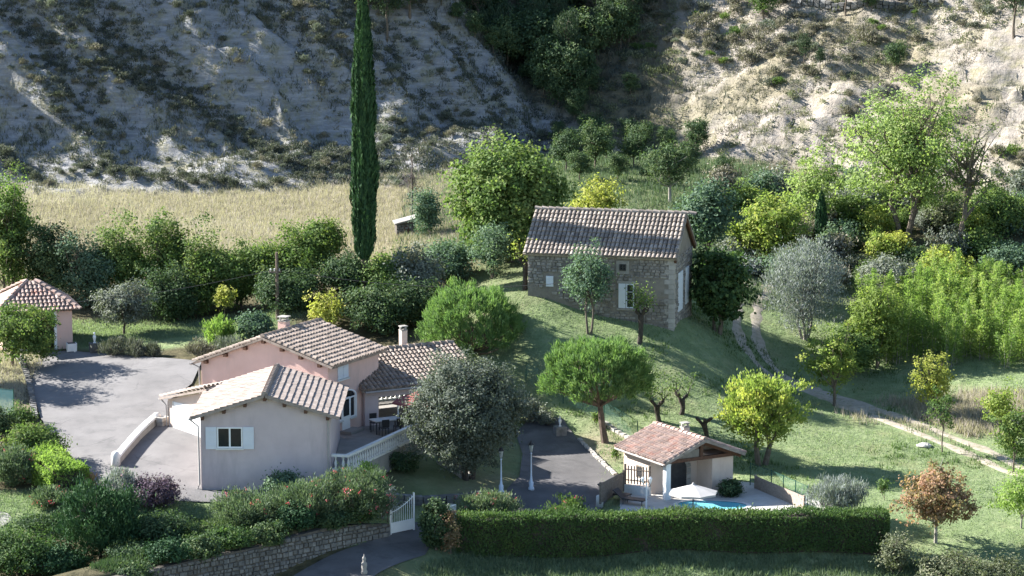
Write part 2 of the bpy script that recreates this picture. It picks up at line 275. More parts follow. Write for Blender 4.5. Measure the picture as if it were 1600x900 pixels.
def terrain_material():
    m, nt, b = nodes_of('ground'); lk = nt.links.new
    at = N(nt, 'ShaderNodeVertexColor', layer_name='zone'); sp = N(nt, 'ShaderNodeSeparateColor'); lk(at.outputs[0], sp.inputs[0])
    pos = N(nt, 'ShaderNodeNewGeometry').outputs['Position']
    def nz(sc, d=6, r=.6):
        n = N(nt, 'ShaderNodeTexNoise', Scale=sc, Detail=float(d), Roughness=r); lk(pos, n.inputs['Vector']); return n.outputs[0]
    def mixc(f, a, b_):
        x = N(nt, 'ShaderNodeMix', data_type='RGBA'); lk(f, x.inputs[0]); lk(a, x.inputs[6]); lk(b_, x.inputs[7]); return x.outputs[2]
    def rp(src, stops):
        r = ramp(nt, stops); lk(src, r.inputs[0]); return r.outputs[0]
    soil = rp(nz(1.5), [(.3, (.05, .048, .026)), (.7, (.12, .105, .06))])
    lawn1 = rp(nz(1.1, 8, .7), [(.3, (.125, .17, .078)), (.5, (.178, .228, .108)), (.7, (.24, .275, .148))])
    lawn2 = rp(nz(.35, 4), [(.5, (0, 0, 0)), (.74, (.6, .6, .6))])
    dry = rp(nz(3.0), [(.3, (.17, .175, .085)), (.7, (.27, .25, .14))])
    lawn = mixc(lawn2, lawn1, dry)
    straw = rp(nz(1.3, 8, .7), [(.28, (.18, .155, .10)), (.5, (.28, .245, .165)), (.72, (.36, .325, .235))])
    mm = N(nt, 'ShaderNodeMapping'); mm.inputs['Scale'].default_value = (.35, .35, 2.4); lk(pos, mm.inputs[0])
    nb = N(nt, 'ShaderNodeTexNoise', Scale=1.6, Detail=8.0, Roughness=.7); lk(mm.outputs[0], nb.inputs['Vector'])
    marl1 = rp(nb.outputs[0], [(.3, (.215, .185, .155)), (.5, (.315, .28, .24)), (.7, (.40, .36, .315))])
    marl_st = rp(nz(.8, 8, .75), [(.48, (0, 0, 0)), (.62, (1, 1, 1))])
    scrub = rp(nz(4.0), [(.3, (.15, .145, .085)), (.7, (.29, .265, .17))])
    mf = N(nt, 'ShaderNodeMath', operation='MULTIPLY'); lk(marl_st, mf.inputs[0]); mf.inputs[1].default_value = .8
    grey = rp(nb.outputs[0], [(.3, (.16, .16, .162)), (.5, (.245, .245, .247)), (.7, (.345, .342, .34))])
    marl1 = mixc(at.outputs['Alpha'], marl1, grey)
    marl = mixc(mf.outputs[0], marl1, scrub)
    c = mixc(sp.outputs[0], soil, lawn); c = mixc(sp.outputs[1], c, straw); c = mixc(sp.outputs[2], c, marl)
    lk(c, b.inputs['Base Color']); b.inputs['Roughness'].default_value = .95; b.inputs['Specular IOR Level'].default_value = .1
    bp = N(nt, 'ShaderNodeBump', Strength=.8, Distance=.25); lk(nz(2.4, 10, .7), bp.inputs['Height']); lk(bp.outputs[0], b.inputs['Normal'])
    return m
M['ground'] = terrain_material()

# ------------------------------------------------------------------ mesh helpers
class MB:
    def __init__(s): s.v = []; s.f = []
    def add(s, vs, fs):
        o = len(s.v); s.v += [tuple(map(float, v)) for v in vs]; s.f += [tuple(i+o for i in f) for f in fs]; return s
    def box(s, c, d, rz=0.0, taper=1.0):
        cx, cy, cz = c; hx, hy, hz_ = d[0]/2, d[1]/2, d[2]/2; ca, sa = math.cos(rz), math.sin(rz); vs = []
        for k in (-1, 1):
            t = 1 if k < 0 else taper
            for i, j in ((-1, -1), (1, -1), (1, 1), (-1, 1)):
                x, y = i*hx*t, j*hy*t; vs.append((cx+x*ca-y*sa, cy+x*sa+y*ca, cz+k*hz_))
        return s.add(vs, [(3, 2, 1, 0), (4, 5, 6, 7), (0, 1, 5, 4), (1, 2, 6, 5), (2, 3, 7, 6), (3, 0, 4, 7)])
    def prism(s, poly, z0, z1):
        n = len(poly); z0 = z0 if hasattr(z0, '__len__') else [z0]*n; z1 = z1 if hasattr(z1, '__len__') else [z1]*n
        vs = [(x, y, a) for (x, y), a in zip(poly, z0)] + [(x, y, a) for (x, y), a in zip(poly, z1)]
        return s.add(vs, [tuple(range(n-1, -1, -1)), tuple(range(n, 2*n))] + [(i, (i+1) % n, n+(i+1) % n, n+i) for i in range(n)])
    def slab(s, quad, t):
        # a plate: four (or more) points and a thickness below them
        n = len(quad); a, b_, c = Vector(quad[0]), Vector(quad[1]), Vector(quad[2])
        nn = (b_-a).cross(c-a).normalized()
        if nn.z < 0: nn = -nn
        vs = [tuple(q) for q in quad] + [tuple(Vector(q)-nn*t) for q in quad]
        return s.add(vs, [tuple(range(n)), tuple(range(2*n-1, n-1, -1))] + [(i, n+i, n+(i+1) % n, (i+1) % n) for i in range(n)])
    def tube(s, pts, rad, seg=6, cap=True):
        pts = [Vector(p) for p in pts]; n = len(pts); rad = rad if hasattr(rad, '__len__') else [rad]*n
        vs = []; up = Vector((.3, .2, 1)).normalized()
        for i, p in enumerate(pts):
            t = (pts[min(i+1, n-1)] - pts[max(i-1, 0)]).normalized()
            a = t.cross(up); a = a.normalized() if a.length > .05 else t.cross(Vector((1, 0, 0))).normalized()
            b_ = t.cross(a)
            for k in range(seg):
                q = 2*math.pi*k/seg; vs.append(p + (a*math.cos(q)+b_*math.sin(q))*rad[i])
        fs = [(i*seg+k, i*seg+(k+1) % seg, (i+1)*seg+(k+1) % seg, (i+1)*seg+k) for i in range(n-1) for k in range(seg)]
        if cap: fs += [tuple(range(seg-1, -1, -1)), tuple(range((n-1)*seg, n*seg))]
        return s.add(vs, fs)
    def lathe(s, c, prof, seg=10, sq=False):
        vs = []
        for r, z in prof:
            for k in range(seg):
                q = 2*math.pi*(k+.5)/seg; vs.append((c[0]+r*math.cos(q), c[1]+r*math.sin(q), c[2]+z))
        n = len(prof)
        fs = [(i*seg+k, i*seg+(k+1) % seg, (i+1)*seg+(k+1) % seg, (i+1)*seg+k) for i in range(n-1) for k in range(seg)]
        fs += [tuple(range(seg-1, -1, -1)), tuple(range((n-1)*seg, n*seg))]
        return s.add(vs, fs)
    def build(s, name, mat, parent=None, smooth=False):
        me = bpy.data.meshes.new(name); me.from_pydata(s.v, [], s.f); me.update()
        return link(name, me, mat, parent, smooth)
def link(name, me, mat, parent=None, smooth=False):
    if mat is not None and not me.materials: me.materials.append(mat)
    if smooth: me.shade_smooth()
    o = bpy.data.objects.new(name, me); COL.objects.link(o)
    if parent is not None:
        o.parent = parent; o.matrix_parent_inverse = Matrix.Translation(parent.location).inverted() if parent.type == 'EMPTY' else Matrix.Identity(4)
    return o
def tag(o, label, cat, group=None):
    o['label'] = label; o['category'] = cat
    if group: o['group'] = group
    return o
def thing(name, label, cat, loc, group=None):
    # an Empty at the thing's base; parts are modelled in world metres and keep their place under it
    o = bpy.data.objects.new(name, None); o.location = loc; o.empty_display_size = .3; COL.objects.link(o)
    return tag(o, label, cat, group)
def struct(o, kind='structure'):
    o['kind'] = kind; return o
def inst(name, me, parent, mat4):
    # a piece that shares mesh data; parts sit at the identity, so its matrix is in world metres
    o = bpy.data.objects.new(name, me); COL.objects.link(o); o.parent = parent
    if parent.type == 'EMPTY': o.matrix_parent_inverse = Matrix.Translation(parent.location).inverted()
    o.matrix_basis = mat4
    return o
def frame(origin, ex, ey, ez=None, s=1.0):
    ex = Vector(ex).normalized(); ey = Vector(ey).normalized(); ez = ex.cross(ey).normalized() if ez is None else Vector(ez)
    m = Matrix.Identity(4)
    for i in range(3): m[i][0] = ex[i]*s; m[i][1] = ey[i]*s; m[i][2] = ez[i]*s; m[i][3] = origin[i]
    return m

# ------------------------------------------------------------------ leaves
def quads_mesh(name, V, var=None, per=4):
    n = len(V)//per; me = bpy.data.meshes.new(name)
    me.vertices.add(len(V)); me.vertices.foreach_set('co', np.ascontiguousarray(V, dtype=np.float32).ravel())
    me.loops.add(len(V)); me.loops.foreach_set('vertex_index', np.arange(len(V), dtype=np.int32))
    me.polygons.add(n); me.polygons.foreach_set('loop_start', np.arange(0, len(V), per, dtype=np.int32))
    if var is not None:
        a = me.attributes.new('var', 'FLOAT', 'POINT'); a.data.foreach_set('value', np.repeat(np.clip(var, 0, 1), per).astype(np.float32))
    me.update(calc_edges=True); return me
def unit(a): return a/np.maximum(np.linalg.norm(a, axis=-1, keepdims=True), 1e-9)
def leaf_verts(C, Nn, Ln, Wd, axis=None, rg=rng):
    n = len(C)
    if axis is None:
        axis = np.cross(Nn, rg.normal(size=(n, 3))); axis = unit(axis)
        B = np.cross(Nn, axis)
    else:
        B = unit(np.cross(axis, Nn + .5*rg.normal(size=(n, 3))))
    Ln = np.broadcast_to(np.asarray(Ln, float).reshape(-1, 1), (n, 1)); Wd = np.broadcast_to(np.asarray(Wd, float).reshape(-1, 1), (n, 1))
    V = np.empty((n, 4, 3)); V[:, 0] = C-axis*Ln/2; V[:, 1] = C+B*Wd/2; V[:, 2] = C+axis*Ln/2; V[:, 3] = C-B*Wd/2
    return V.reshape(-1, 3)
def crown_pts(rg, c, rad, nc, nl, cr, lump=.35, shell=.42, flat=.75, lowcut=-1.0, seed=0.0):
    d = unit(rg.normal(size=(nc, 3))); d[:, 2] = np.where(d[:, 2] < lowcut, -d[:, 2], d[:, 2])
    r = rg.random(nc)**shell
    k = 1 + lump*vnoise(d[:, 0]*2.1+seed, d[:, 1]*2.1-seed, d[:, 2]*2.1+3*seed) + .5*lump*vnoise(d[:, 0]*5+seed, d[:, 1]*5, d[:, 2]*5-seed)
    cc = d*(r*k)[:, None]*np.array(rad)
    cs = cr*(.6+.8*rg.random(nc))
    C = np.repeat(cc, nl, 0) + rg.normal(size=(nc*nl, 3))*np.repeat(cs, nl)[:, None]*np.array([1, 1, flat])*.55
    D = np.repeat(d, nl, 0)
    Nn = unit(D*.7 + np.array([0, 0, .45]) + rg.normal(size=D.shape)*.6)
    var = .55*np.repeat(rg.random(nc), nl) + .45*rg.random(nc*nl)
    return C+np.array(c), Nn, var, cc+np.array(c)
def curve(a, b, sag, n, rg, wob=.06):
    a, b = np.array(a, float), np.array(b, float); L_ = np.linalg.norm(b-a); out = []
    ph = rg.normal(size=3)*wob*L_; mid = (a+b)/2 + np.array(sag) + ph
    for i in range(n):
        t = i/(n-1); out.append(tuple((1-t)**2*a + 2*t*(1-t)*mid + t*t*b))
    return out
def trunk_mesh(rg, H_, fork, r0, tips, stems=1, spread=.3, lean=(0, 0), seg=7, limb=.5, base_pts=None):
    mb = MB()
    for s in range(stems):
        q = 2*math.pi*(s+rg.random()*.5)/max(stems, 1)
        bx, by = (math.cos(q)*r0*1.1, math.sin(q)*r0*1.1) if stems > 1 else (0, 0)
        fx, fy = lean[0]+math.cos(q)*spread*(stems > 1), lean[1]+math.sin(q)*spread*(stems > 1)
        top = np.array([fx, fy, fork])
        pts = curve((bx, by, -.25), top, (0, 0, 0), 5, rg); rr = np.linspace(r0*1.15, r0*.8, 5); rr[0] *= 1.25
        mb.tube(pts, rr, seg)
        mine = tips[s::stems]
        if not len(mine): continue
        far = np.mean(np.array(mine), axis=0); hi = max(q_[2] for q_ in mine); lead = curve(top-np.array([0, 0, .05]), (far[0], far[1], fork+(hi-fork)*.85), (rg.normal()*.15, rg.normal()*.15, 0), 6, rg, .05)
        mb.tube(lead, np.linspace(r0*.8, max(.012, r0*.12), 6), seg)
        for tp in mine:
            a0 = np.array(lead[min(3, max(0, int(rg.random()*4)))]); a0 = a0 if tp[2] > a0[2]-.2 else top
            ln = np.linalg.norm(np.array(tp)-a0)
            pts = curve(a0 - np.array([0, 0, .05]), tp, (0, 0, -.10*ln), 5, rg, .08)
            mb.tube(pts, np.linspace(r0*limb, max(.012, r0*.10), 5), 5)
            # two side twigs
            for t in (2, 3):
                e = np.array(pts[t]) + rg.normal(size=3)*ln*.22 + np.array([0, 0, ln*.12])
                mb.tube(curve(pts[t], e, (0, 0, 0), 3, rg), np.linspace(r0*.22, .01, 3), 4)
    return mb
def local(me_obj, root):
    me_obj.parent = root; me_obj.matrix_parent_inverse = Matrix.Identity(4)
def veg(name, label, cat, sp_, mat, nc=120, nl=60, leaf=(.17, .10), cr=.38, trunk=.14, stems=1, bark='bark', lump=.35, shell=.42,
        depth=.9, group=None, tips=9, lowcut=-1.0, spread=.3, lean=(0, 0), fork=None, flowers=None, limb=.5, offset=(0, 0), seed=None, mesh_only=False, axis=None, flat=.75):
    x, y, z, Hh, zb, hw = sp_
    rg = np.random.default_rng(int(abs(x*131+y*17+Hh*7)) if seed is None else seed)
    zb = max(zb, .02*Hh); rz = (Hh-zb)/2; zc = (Hh+zb)/2; k = 1.0
    cx, cy = offset
    C, Nn, var, cc = crown_pts(rg, (cx, cy, zc), (hw*.93, hw*depth*.93, rz*.95), nc, nl, cr, lump, shell, flat, lowcut, rg.random()*9)
    keep = C[:, 2] > .02; C, Nn, var = C[keep], Nn[keep], var[keep]
    ax = None
    if axis is not None:
        ax = unit(unit(C-np.array([cx, cy, zc-rz*axis[1]]))*axis[0] + np.array([0, 0, 1.0-axis[0]]) + rg.normal(size=C.shape)*.35)
    sz = .7+.6*rg.random(len(C))
    me = quads_mesh('crown', leaf_verts(C, Nn, leaf[0]*sz, leaf[1]*sz, ax, rg), var)
    fk = fork if fork is not None else max(zb*.95, .12*Hh)
    order = np.argsort(-np.linalg.norm(cc-np.array([0, 0, fk]), axis=1)*(.5+rg.random(len(cc))))[:tips]
    tm = trunk_mesh(rg, Hh, fk, trunk, [tuple(np.array([0, 0, fk])+(cc[i]-np.array([0, 0, fk]))*.88) for i in order], stems, spread, lean, limb=limb)
    root = thing(name, label, cat, (x, y, z), group)
    c = link('crown', me, L[mat]); local(c, root); t = tm.build('trunk' if trunk > .05 else 'stems', M[bark]); local(t, root)
    if flowers:
        fm, nf, fs = flowers
        up = np.where(Nn[:, 2] > -.2)[0]; outer = up[np.argsort(-np.linalg.norm((C[up]-np.array([cx, cy, zc]))/np.array([hw, hw*depth, rz]), axis=1))[:max(50, len(up)//3)]]
        pk = rg.choice(outer, nf); q = np.repeat(C[pk], 7, 0) + rg.normal(size=(nf*7, 3))*fs*.8
        fo = link('flowers', quads_mesh('flowers', leaf_verts(q, unit(rg.normal(size=q.shape)+np.array([0, -.3, .6])), fs, fs*.8, None, rg), rg.random(len(q))), L[fm]); local(fo, root)
    return root
def copy_tree(o, loc, rz=0.0, s=1.0, label=None, sz=None):
    c = o.copy(); COL.objects.link(c); c.location = loc; c.rotation_euler = (0, 0, rz); c.scale = (s, s, s if sz is None else sz)
    if label: c['label'] = label
    for ch in list(o.children):
        d = ch.copy(); COL.objects.link(d); d.parent = c
    return c
# ------------------------------------------------------------------ the ground
def axis_steps(lo, flo, fhi, hi, fine, coarse):
    return np.unique(np.round(np.r_[np.arange(lo, flo, coarse), np.arange(flo, fhi, fine), np.arange(fhi, hi+.1, coarse)], 3))
gx = axis_steps(-180, -46, 46, 180, .38, 3.5); gy = axis_steps(20, 128, 262, 420, .38, 3.5)
X, Y = np.meshgrid(gx, gy); Xf, Yf = X.ravel(), Y.ravel(); Zf = H(Xf, Yf); Z0f = Zf.copy()
nx, ny = len(gx), len(gy)
# the sheet dips a little under paving so that nothing shows through it
Zf = Zf - .05*pave_w(Xf, Yf)
me = bpy.data.meshes.new('ground')
me.vertices.add(nx*ny); me.vertices.foreach_set('co', np.c_[Xf, Yf, Zf].astype(np.float32).ravel())
i = np.arange(nx*ny).reshape(ny, nx); q = np.stack([i[:-1, :-1], i[:-1, 1:], i[1:, 1:], i[1:, :-1]], -1).reshape(-1, 4)
me.loops.add(q.size); me.loops.foreach_set('vertex_index', q.ravel().astype(np.int32))
me.polygons.add(len(q)); me.polygons.foreach_set('loop_start', np.arange(0, q.size, 4, dtype=np.int32)); me.update(calc_edges=True)
def zones(x, y):
    n = fbm(x*.35, y*.35, 50.0, 3); n2 = fbm(x*.09, y*.09, 60.0, 3)
    hm = hillmask(x, y)
    straw = sstep(188, 191, y+3*n)*sstep(-1, -4.5, x+3*n)                                    # dry meadow under the spur
    straw = np.maximum(straw, .9*sstep(1.1, .1, np.hypot((x-5.0)/2.6, (y-160.5)/4.6)+.35*n))     # dry garden by the pine
    straw = np.maximum(straw, .85*sstep(1.2, .2, np.hypot((x-28)/7, (y-168)/4.0)+.5*n))     # dry strip above the track
    straw = np.maximum(straw, .35*sstep(.1, .5, n2)*sstep(180, 200, y)*sstep(12, 18, x))
    straw = np.maximum(straw, .55*sstep(1.1, .2, np.hypot((x+28.5)/2.5, (y-163)/9)+.5*n))
    straw = np.maximum(straw, .5*sstep(1.1, .2, np.hypot((x+1.0)/3.5, (y-151)/3)+.5*n))
    lawn = np.maximum(sstep(-.5, 2.5, x+3*n)*sstep(198, 186, y+6*n), .6*sstep(-5, 0, x+3*n)*sstep(22, 12, x)*sstep(236, 226, y+4*n))
    lawn = np.maximum(lawn, sstep(1.15, .8, np.hypot((x+22)/8.5, (y-178.5)/4.8)+.2*n))
    lawn = np.maximum(lawn, sstep(147.2, 146.2, y)*sstep(141.2, 142.4, y))
    lawn = np.maximum(lawn, .75*sstep(174, 170, y)*sstep(-8, -4, x))
    wood = sstep(.2, 1.8, .615*(x-4.2)+.789*(y-236.0))*sstep(17, 11, x)
    dark = sstep(179.5, 182.5, y+n)*sstep(191, 187.5, y+2*n)*sstep(-1.5, -4, x)
    lawn = lawn*(1-dark); straw = straw*(1-dark)
    grassy = sstep(.0, .35, fbm(x*.12, y*.12, 70.0, 4)+.25*n) * sstep(8, 16, x)
    marl = hm*(1-.75*grassy)*(1-.85*wood)
    straw = np.maximum(straw, .8*hm*grassy)
    return lawn, straw, marl
zl, zs, zm = zones(Xf, Yf)
# from here on heights and zones are read off this grid
_grid = {k: v.reshape(ny, nx) for k, v in dict(z=Z0f, hm=hillmask(Xf, Yf), lawn=zl, straw=zs, marl=zm, pave=pave_w(Xf, Yf)).items()}
def look(k, x, y):
    x = np.asarray(x, float); y = np.asarray(y, float); A_ = _grid[k]
    ix = np.clip(np.searchsorted(gx, x)-1, 0, nx-2); iy = np.clip(np.searchsorted(gy, y)-1, 0, ny-2)
    u = np.clip((x-gx[ix])/(gx[ix+1]-gx[ix]), 0, 1); v = np.clip((y-gy[iy])/(gy[iy+1]-gy[iy]), 0, 1)
    return A_[iy, ix]*(1-u)*(1-v) + A_[iy, ix+1]*u*(1-v) + A_[iy+1, ix]*(1-u)*v + A_[iy+1, ix+1]*u*v
H = lambda x, y: look('z', x, y)
hillmask = lambda x, y: look('hm', x, y)
pave_w = lambda x, y: look('pave', x, y)
zones = lambda x, y: (look('lawn', x, y), look('straw', x, y), look('marl', x, y))
a = me.attributes.new('zone', 'FLOAT_COLOR', 'POINT'); a.data.foreach_set('color', np.c_[zl, zs, zm, sstep(9, 3, Xf)].astype(np.float32).ravel())
me.shade_smooth()
struct(link('ground', me, M['ground']))

def drape(name, poly, mat, lift=.035, step=.5, zfun=None):
    poly = [tuple(p) for p in poly]; n = len(poly); b = []
    for k in range(n):
        ax, ay = poly[k]; bx, by = poly[(k+1) % n]; m_ = max(1, int(math.hypot(bx-ax, by-ay)/step))
        b += [(ax+(bx-ax)*t/m_, ay+(by-ay)*t/m_) for t in range(m_)]
    xs, ys = [p[0] for p in b], [p[1] for p in b]; inner = []
    def inside(x, y):
        c = False
        for k in range(len(b)):
            x1, y1 = b[k]; x2, y2 = b[k-1]
            if (y1 > y) != (y2 > y) and x < (x2-x1)*(y-y1)/(y2-y1)+x1: c = not c
        return c
    for xx in np.arange(min(xs)+.2, max(xs), step):
        for yy in np.arange(min(ys)+.2, max(ys), step):
            if inside(xx, yy): inner.append((xx, yy))
    co = [Vector(p) for p in b+inner]; nb = len(b)
    r = delaunay_2d_cdt(co, [(k, (k+1) % nb) for k in range(nb)], [], 1, 1e-4)
    pts = np.array([(v.x, v.y) for v in r[0]]); z = (H(pts[:, 0], pts[:, 1]) if zfun is None else zfun(pts[:, 0], pts[:, 1])) + lift
    mb = MB(); mb.add(np.c_[pts, z], [tuple(f) for f in r[2]])
    o = mb.build(name, mat, None, True); return struct(o)
def ribbon(name, pts, width, mat, lift=.03, sub=10, wob=.15):
    pts = np.array(pts, float); out = []
    for k in range(len(pts)-1):
        p0, p1, p2, p3 = pts[max(k-1, 0)], pts[k], pts[k+1], pts[min(k+2, len(pts)-1)]
        for j in range(sub):
            t = j/sub; out.append(.5*((2*p1)+(-p0+p2)*t+(2*p0-5*p1+4*p2-p3)*t*t+(-p0+3*p1-3*p2+p3)*t**3))
    out.append(pts[-1]); out = np.array(out); tg = unit(np.gradient(out, axis=0)); nn = np.c_[-tg[:, 1], tg[:, 0]]
    mb = MB(); vs = []; m_ = 5
    for k in range(len(out)):
        w = width*(1+wob*float(vnoise(k*.37, width*9, 3.0)))
        for j in range(m_): vs.append(out[k]+nn[k]*w*(j/(m_-1)-.5))
    vs = np.array(vs); z = H(vs[:, 0], vs[:, 1])+lift
    e = np.arange(len(vs)) % m_; z = np.where((e == 0) | (e == m_-1), z-.06, z)
    mb.add(np.c_[vs, z], [(k*m_+j, k*m_+j+1, (k+1)*m_+j+1, (k+1)*m_+j) for k in range(len(out)-1) for j in range(m_-1)])
    return struct(mb.build(name, mat, None, True)), out
drape('driveway', [(-29.92, 173.44), (-27.09, 173.92), (-23.34, 172.24), (-18.51, 169.28), (-18.64, 164.8), (-19.65, 161.28), (-19.04, 156.08), (-17.02, 155.04), (-16.16, 146.72), (-9.7, 146.9), (-9.7, 145.6), (-16.54, 145.28), (-20.54, 145.52), (-23.29, 146.64), (-24.11, 151.6), (-26.49, 158.8), (-28.28, 166.24)], M['asphalt'])
drape('road', [(-14.2, 134.6), (-6.35, 143.3), (-5.4, 145.4), (-2.5, 147.0), (-.8, 149.2), (.4, 153), (.6, 158), (.2, 163), (1.2, 165.6), (3.0, 164.4), (3.85, 161.44), (4.86, 158.48), (5.85, 155.12), (5.4, 151.2), (4.4, 147.6), (1.0, 146.0), (-2.4, 145.6), (-4.0, 144.0), (-4.4, 141.6), (-6.6, 138.4), (-8.6, 134.6)], M['asphalt_dark'])
TRACK = np.array([(16.95, 192.32), (16.2, 189.44), (15.65, 186.88), (15.12, 183.28), (15.04, 179.2), (15.73, 175.76), (17.32, 174), (19.45, 171.84), (21.78, 168.64), (24.59, 164.24), (27.02, 160.8), (28.7, 157.84), (33, 156)], float)
for off in (-.62, .62):
    c = TRACK
    tg = unit(np.gradient(c, axis=0)); ribbon('track', c+np.c_[-tg[:, 1], tg[:, 0]]*off, .86, M['track'], .03, wob=.5)
ribbon('track', [(16.38, 174.56), (17.69, 173.76), (19.08, 172), (20.41, 170.08), (21.75, 168.4)], 2.5, M['track'], .02, wob=.5)
drape('path', [(-26.26, 144.08), (-25.82, 143.84), (-25.46, 143.2), (-25.75, 142.64), (-25.97, 142.4)], M['concrete'], .03, .4)
# pool terrace
POOLZ = -1.22
drape('pool_terrace', POOL_PAD, M['paving'], 0, .8, lambda x, y: np.full(np.shape(x), POOLZ))
def pool():
    mb = MB(); pts = []
    for k in range(28):
        q = 2*math.pi*k/28; r = 1+.16*math.cos(2*q+.6)
        pts.append((10.6+1.6*r*math.cos(q), 148.75+1.15*r*math.sin(q)))
    c = Vector((10.6, 148.75)); rim = [tuple(c+(Vector(p)-c)*1.13) for p in pts]
    n = 28; z = POOLZ+.045
    mb.add([(x, y, z) for x, y in pts]+[(x, y, z) for x, y in rim]+[(x, y, POOLZ-.01) for x, y in rim], [(i, (i+1) % n, n+(i+1) % n, n+i) for i in range(n)]+[(n+i, n+(i+1) % n, 2*n+(i+1) % n, 2*n+i) for i in range(n)])
    t = thing('swimming_pool', 'small turquoise swimming pool beside the parasol', 'pool', (c.x, c.y, POOLZ))
    mb.build('coping', M['white_stone'], t)
    w = MB(); w.add([(x, y, POOLZ+.02) for x, y in pts], [tuple(range(n))]); w.build('water', M['water'], t)
pool()
# ------------------------------------------------------------------ building helpers
def tile_canal(w, l, name='tile'):
    mb = MB(); vs = []; n = 6
    for y, r, z in ((0, .46*w, .045), (l*1.12, .38*w, .0)):
        for k in range(n):
            q = math.pi*k/(n-1); vs.append((r*math.cos(q), y, z + r*.95*math.sin(q)))
    mb.add(vs, [(k, n+k, n+k+1, k+1) for k in range(n-1)] + [tuple(range(n))]); return mb
def tile_flat(w, l):
    mb = MB()
    vs = [(x, y, z) for y, zt, zb in ((0, .062, .0), (l*1.06, .012, -.03)) for x, z in ((-.495*w, zb), (.495*w, zb), (.495*w, zt), (.40*w, zt), (.37*w, zt-.006), (-.495*w, zt-.006))]
    mb.add(vs, [(0, 1, 2, 3, 4, 5), (11, 10, 9, 8, 7, 6)] + [(k, 6+k, 6+(k+1) % 6, (k+1) % 6) for k in range(6)]); return mb
def mb_mesh(mb, name, mat):
    me = bpy.data.meshes.new(name); me.from_pydata(mb.v, [], mb.f); me.update(); me.materials.append(mat); return me
def tile_field(roof, org, along, up, W, Ls, cw, rl, mb, mat, n_ind, me=None, lift=.02, jit=.02, name='tile'):
    along, up = Vector(along).normalized(), Vector(up).normalized(); nn = along.cross(up).normalized()
    if nn.z < 0: nn = -nn
    nc = max(1, round(W/cw)); nr = max(1, round(Ls/rl)); cw = W/nc; rl = Ls/nr; rg = np.random.default_rng(int(W*100+Ls*10))
    ms = []
    for j in range(nr):
        for i_ in range(nc):
            a_ = float(rg.normal()*jit); ca, sa = math.cos(a_), math.sin(a_)
            p = Vector(org) + along*(cw*(i_+.5)) + up*(rl*j - .04 + float(rg.normal())*.008) + nn*(lift+abs(float(rg.normal()))*.006)
            ms.append(frame(p, along*ca+up*sa, up*ca-along*sa, nn))
    if me is None: me = mb_mesh(mb, 'tile', mat)
    for k in range(min(n_ind, len(ms))): inst(name, me, roof, ms[k])
    rest = ms[n_ind:]
    if rest:
        V0 = np.array(mb.v); nv = len(V0); out = []; fs = []; var = []
        for k, m_ in enumerate(rest):
            A = np.array(m_); out.append(V0@A[:3, :3].T + A[:3, 3]); fs += [tuple(i_+k*nv for i_ in f) for f in mb.f]; var += [rg.random()]*nv
        me2 = bpy.data.meshes.new('tiles'); me2.from_pydata(np.concatenate(out).tolist(), [], fs); me2.update()
        a_ = me2.attributes.new('var', 'FLOAT', 'POINT'); a_.data.foreach_set('value', np.array(var, np.float32))
        o = link('tiles', me2, mat, roof); o['kind'] = 'stuff'
    return me
class Fr:
    # a wall's own axes: u along it, v back into the building, z up
    def __init__(s, o, yaw_e):
        s.o = Vector((o[0], o[1])); s.e = Vector((math.cos(yaw_e), math.sin(yaw_e))); s.d = Vector((-s.e.y, s.e.x))
    def p(s, u, v, z):
        q = s.o + s.e*u + s.d*v; return (q.x, q.y, z)
    def box(s, mb, u0, u1, v0, v1, z0, z1):
        vs = [s.p(u, v, z) for z in (z0, z1) for u, v in ((u0, v0), (u1, v0), (u1, v1), (u0, v1))]
        return mb.add(vs, [(3, 2, 1, 0), (4, 5, 6, 7), (0, 1, 5, 4), (1, 2, 6, 5), (2, 3, 7, 6), (3, 0, 4, 7)])
    def gable(s, mb, u0, u1, ur, v0, v1, z0, zl, zr, zt):
        prof = [(u0, z0), (u1, z0), (u1, zr), (ur, zt), (u0, zl)]; n = 5
        vs = [s.p(u, v, z) for v in (v0, v1) for u, z in prof]
        return mb.add(vs, [tuple(range(n)), tuple(range(2*n-1, n-1, -1))] + [(i_, n+i_, n+(i_+1) % n, (i_+1) % n) for i_ in range(n)])
def window(parent, fr, u0, u1, z0, z1, face=0.0, frame_m=None, sill=True, leaves=2, deep=.03, bars=0):
    # parts: window > pane, sill ; face = v of the wall surface
    frame_m = frame_m or M['white_paint']; b = .07
    mb = MB()
    for a_, c in ((u0, u0+b), (u1-b, u1)): fr.box(mb, a_, c, face-.05, face+.04, z0, z1)
    for a_, c in ((z0, z0+b), (z1-b, z1)): fr.box(mb, u0+b, u1-b, face-.048, face+.04, a_, c)
    for k in range(1, leaves):
        m_ = u0+(u1-u0)*k/leaves; fr.box(mb, m_-.045, m_+.045, face-.044, face+.04, z0+b, z1-b)
    for k in range(bars):
        m_ = z0+(z1-z0)*(k+1)/(bars+1); fr.box(mb, u0+b, u1-b, face-.040, face+.04, m_-.015, m_+.015)
    w = mb.build('window', frame_m, parent)
    for k in range(leaves):
        a_ = u0+(u1-u0)*k/leaves+.05; c = u0+(u1-u0)*(k+1)/leaves-.05
        fr.box(MB(), a_, c, face-.012, face+.03, z0+.05, z1-.05).build('pane', M['glass'], w)
    if sill: fr.box(MB(), u0-.06, u1+.06, face-.12, face+.03, z0-.09, z0-.005).build('sill', M['white_stone'], w)
    return w
def shutter(parent, fr, u0, u1, z0, z1, face=0.0, mat='shutter'):
    mb = MB(); fr.box(mb, u0, u1, face-.065, face-.02, z0, z1)
    s = mb.build('shutter', M[mat], parent)
    for zz in (z0+.16*(z1-z0), z1-.22*(z1-z0)): fr.box(MB(), u0+.03, u1-.03, face-.085, face-.066, zz, zz+.07).build('ledge', M[mat], s)
    return s
